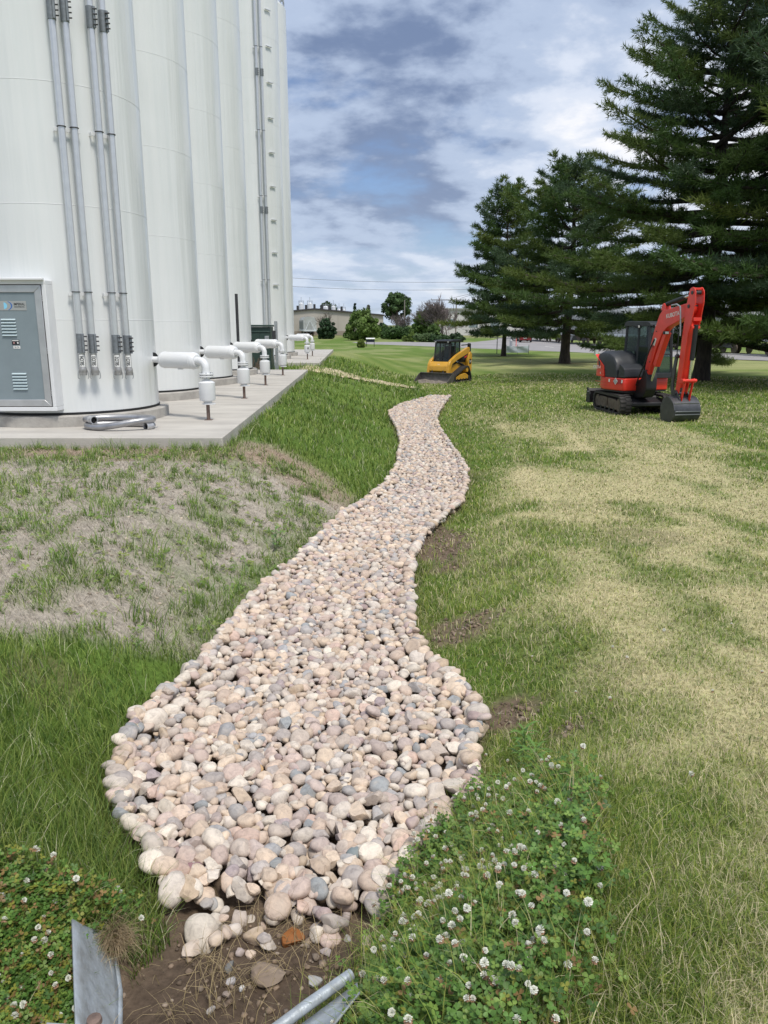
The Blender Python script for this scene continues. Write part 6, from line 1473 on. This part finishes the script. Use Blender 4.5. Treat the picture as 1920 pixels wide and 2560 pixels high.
polyR = [(1010, 2060), (1110, 2010), (1300, 1950), (1430, 1970), (1470, 2090), (1470, 2250), (1440, 2420), (1330, 2560), (1200, 2700), (860, 2700), (930, 2440), (960, 2300), (1000, 2180), (1060, 2080)]
polyL = [(-60, 2290), (120, 2275), (240, 2275), (320, 2290), (310, 2330), (250, 2280), (180, 2330), (170, 2480), (230, 2560), (200, 2700), (-60, 2700)]
P = patch_pts(polyR, 9000, .06, crs2); P = P[P[:, 0] > chr_(P[:, 1])-.05]; n = len(P); edge = fbm(P[:, 0]*3, P[:, 1]*3, 2); hh = crs2.uniform(.03, .15, n)*(.6+.8*edge)
PR_ = P
clR = clover('clover_patch', P[:, 0], P[:, 1], hh, crs2.uniform(.0095, .0170, n), clov_col(n, crs2, .09), 'dense dark green clover patch with white flowers right of the channel', crs2)
P = patch_pts(polyL, 6000, .05, crs2, .08); P = P[(P[:, 0] < chl(P[:, 1])+.05) & ~in_wing(P[:, 0], P[:, 1])]; n = len(P); hh = crs2.uniform(.02, .13, n); PL_ = P
clL = clover('clover_patch', P[:, 0], P[:, 1], hh, crs2.uniform(.009, .016, n), clov_col(n, crs2, .28), 'yellowing clover patch with few flowers left of the culvert', crs2)
P = patch_pts([(560, 2330), (520, 2380), (330, 2350), (400, 2250), (470, 2290)], 260, .02, crs2, .05); n = len(P)
ks = 620; sy = crs2.uniform(4.4, 11.2, ks); sx = xmat(sy)-.05-crs2.random(ks)**1.1*5.4; m6 = 6
X = np.repeat(sx, m6)+crs2.normal(0, .030, ks*m6); Y = np.repeat(sy, m6)+crs2.normal(0, .030, ks*m6); k = allowed(X, Y); X, Y = X[k], Y[k]; n = len(X)
o = clover('weed_sprouts', X, Y, crs2.uniform(.01, .05, n), crs2.uniform(.012, .030, n), np.where(crs2.random((n, 1)) < .5, np.array((.16, .25, .055)), np.array((.23, .28, .07)))*crs2.uniform(.7, 1.2, (n, 1)), 'small green weed sprouts dotting the erosion mat', crs2); o['category'] = 'weeds'
# long grass between the clover
for poly, cnt, lab, nm, ll in ((polyR, 9000, 'long grass blades mixed into the flowering clover patch', 'clover_grass', .20), (polyL, 6000, 'grass blades mixed into the yellowing clover patch', 'clover_grass', .15)):
    P = patch_pts(poly, cnt, .04, crs2, .30); n = len(P); P = P[allowed(P[:, 0], P[:, 1], .0)]; n = len(P)
    blades(nm, P[:, 0], P[:, 1], ll*crs2.uniform(.4, 1.25, n), crs2.uniform(.0022, .0050, n), gcol(n, P[:, 0], P[:, 1], .10), .8, lab, 3)
# flower heads: a ball of narrow florets on a stalk
M_flor = attr_mat('clover_florets', .6, .25, 0, 0, 0, 0, .2); M_stalk = mat('flower_stalk', (.10, .16, .04), .6)
def flower_mesh(seed, brown):
    rs = np.random.default_rng(seed); V, F, C = [], [], []
    n = 46
    for i in range(n):
        ph = math.acos(1-1.75*(i+.5)/n); th = i*2.39996; d = Vector((math.sin(ph)*math.cos(th), math.sin(ph)*math.sin(th), math.cos(ph)))
        if d.z < -.2 or (brown and d.z < .1): d.z = min(d.z, -.55); d.normalize()
        s = d.cross(Vector((.3, .2, 1))).normalized(); up = s.cross(d); l = rs.uniform(.85, 1.08); b = len(V)
        V += [d*.25-s*.10, d*.25+s*.10, d*l*.85+s*.20+up*.06, d*l, d*l*.85-s*.20+up*.06]; F += [(b, b+1, b+2), (b, b+2, b+4), (b+2, b+3, b+4)]
        c = (.82, .82, .72) if d.z > (-.35 if not brown else .25) else (.40, .24, .15); k = rs.uniform(.85, 1.12); C += [tuple(q*k*.9 for q in c)]*2+[tuple(min(q*k, .85) for q in c)]*3
    b = len(V)
    for k in range(4): a = k*1.571; V += [(math.cos(a)*.07, math.sin(a)*.07, 0), (math.cos(a)*.07+.3, math.sin(a)*.07, -6.5)]
    for k in range(4): q = (k+1) % 4; F += [(b+2*k, b+2*q, b+2*q+1), (b+2*k, b+2*q+1, b+2*k+1)]
    C += [(.10, .17, .045)]*8
    me = bpy.data.meshes.new('flower_head'); me.from_pydata([tuple(v) for v in V], [], F); me.update(); a = me.color_attributes.new('Col', 'FLOAT_COLOR', 'POINT'); a.data.foreach_set('color', np.array([(*c, 1) for c in C], np.float32).ravel()); me.materials.append(M_flor); return me
FM = [flower_mesh(i, i in (2, 4)) for i in range(5)]
def flowers(P, parent, n, rs, size=.0115):
    idx = rs.choice(len(P), min(n, len(P)), False)
    for i in idx:
        x, y = P[i]; o = bpy.data.objects.new('flower_head', FM[int(rs.choice(5, p=[.22, .22, .20, .20, .16]))]); COL.objects.link(o); o.parent = parent
        s = size*rs.uniform(.75, 1.2); o.scale = (s, s, s); o.location = (x, y, tz(x, y)+rs.uniform(.10, .19)); o.rotation_euler = (rs.normal(0, .35), rs.normal(0, .35), rs.random()*6.28)
flowers(PR_, clR, 285, crs2, .0112); flowers(PL_, clL, 46, crs2, .0105)
# stray flowers in the grass
X = np.concatenate([crs2.uniform(.9, 2.6, 34), crs2.uniform(-1.4, -.75, 12)]); Y = np.concatenate([crs2.uniform(2.2, 4.6, 34), crs2.uniform(2.3, 3.4, 12)]); k = allowed(X, Y)
flowers(np.stack([X[k], Y[k]], 1)[:24], clR, 24, crs2, .0105)
# one yellow flower at the left picture edge
q = gz(12, 2500, -.05); t = empty('yellow_flower', (q[0]+.01, q[1], tz(q[0], q[1]))); tag(t, 'single small yellow flower at the lower left picture edge', 'flower')
MB().tube([(0, 0, 0), (.005, 0, .08), (0, 0, .155)], .0018, 5).build('stalk', M_stalk, t)
for k in range(5): MB().add([(0, 0, .155), (.009*math.cos(k*1.257-.5), .009*math.sin(k*1.257-.5), .160), (.013*math.cos(k*1.257), .013*math.sin(k*1.257), .163), (.009*math.cos(k*1.257+.5), .009*math.sin(k*1.257+.5), .160)], [(0, 1, 2, 3)]).build('petal', mat('buttercup_yellow_%d' % k, (.80, .55, .02), .5), t)
# broadleaf weeds by the channel edge
M_weed = mat('weed_leaf', (.10, .20, .03), .5, 0, .2, 20)
def weed(px, py, s, nl, label, seed):
    rs = np.random.default_rng(seed); Y = 3.
    for _ in range(16): q = gz(px, py, tz((px-960)/FPX*Y*1.05, Y)); Y = q[1]
    t = empty('weed_plant', (q[0], q[1], tz(q[0], q[1]))); tag(t, label, 'weed')
    MB().tube([(0, 0, 0), (.01*s, 0, .12*s), (0, .01*s, .24*s)], .003*s, 5).build('stem', M_stalk, t)
    for i in range(nl):
        a = i*2.4; z = .05*s+.20*s*i/nl; l = s*.10*rs.uniform(.7, 1.2); w = l*(.075 if nl > 15 else .16); d = Vector((math.cos(a), math.sin(a), 0)); n_ = Vector((-math.sin(a), math.cos(a), 0)); up = Vector((0, 0, 1)); o = Vector((0, 0, z)); V = []
        for u, k in ((0, .2), (.3, 1), (.65, .8), (1.0, 0.02)): c = o+d*l*u+up*(l*(.75*u-.6*u*u)); V += [c-n_*w*k, c+n_*w*k]
        MB().add(V, [(0, 1, 3, 2), (2, 3, 5, 4), (4, 5, 7, 6)]).build('leaf', M_weed, t, 0, 60)
weed(1306, 1925, .85, 30, 'bright green feathery weed at the top of the clover patch', 1); weed(1335, 1985, .9, 30, 'second bright green weed just below the feathery one', 2); weed(690, 1378, 1.0, 12, 'pale green broadleaf weed beside the stones on the left bank', 3); weed(1475, 2250, .7, 8, 'broad leaved weed among the grass right of the clover flowers', 4)
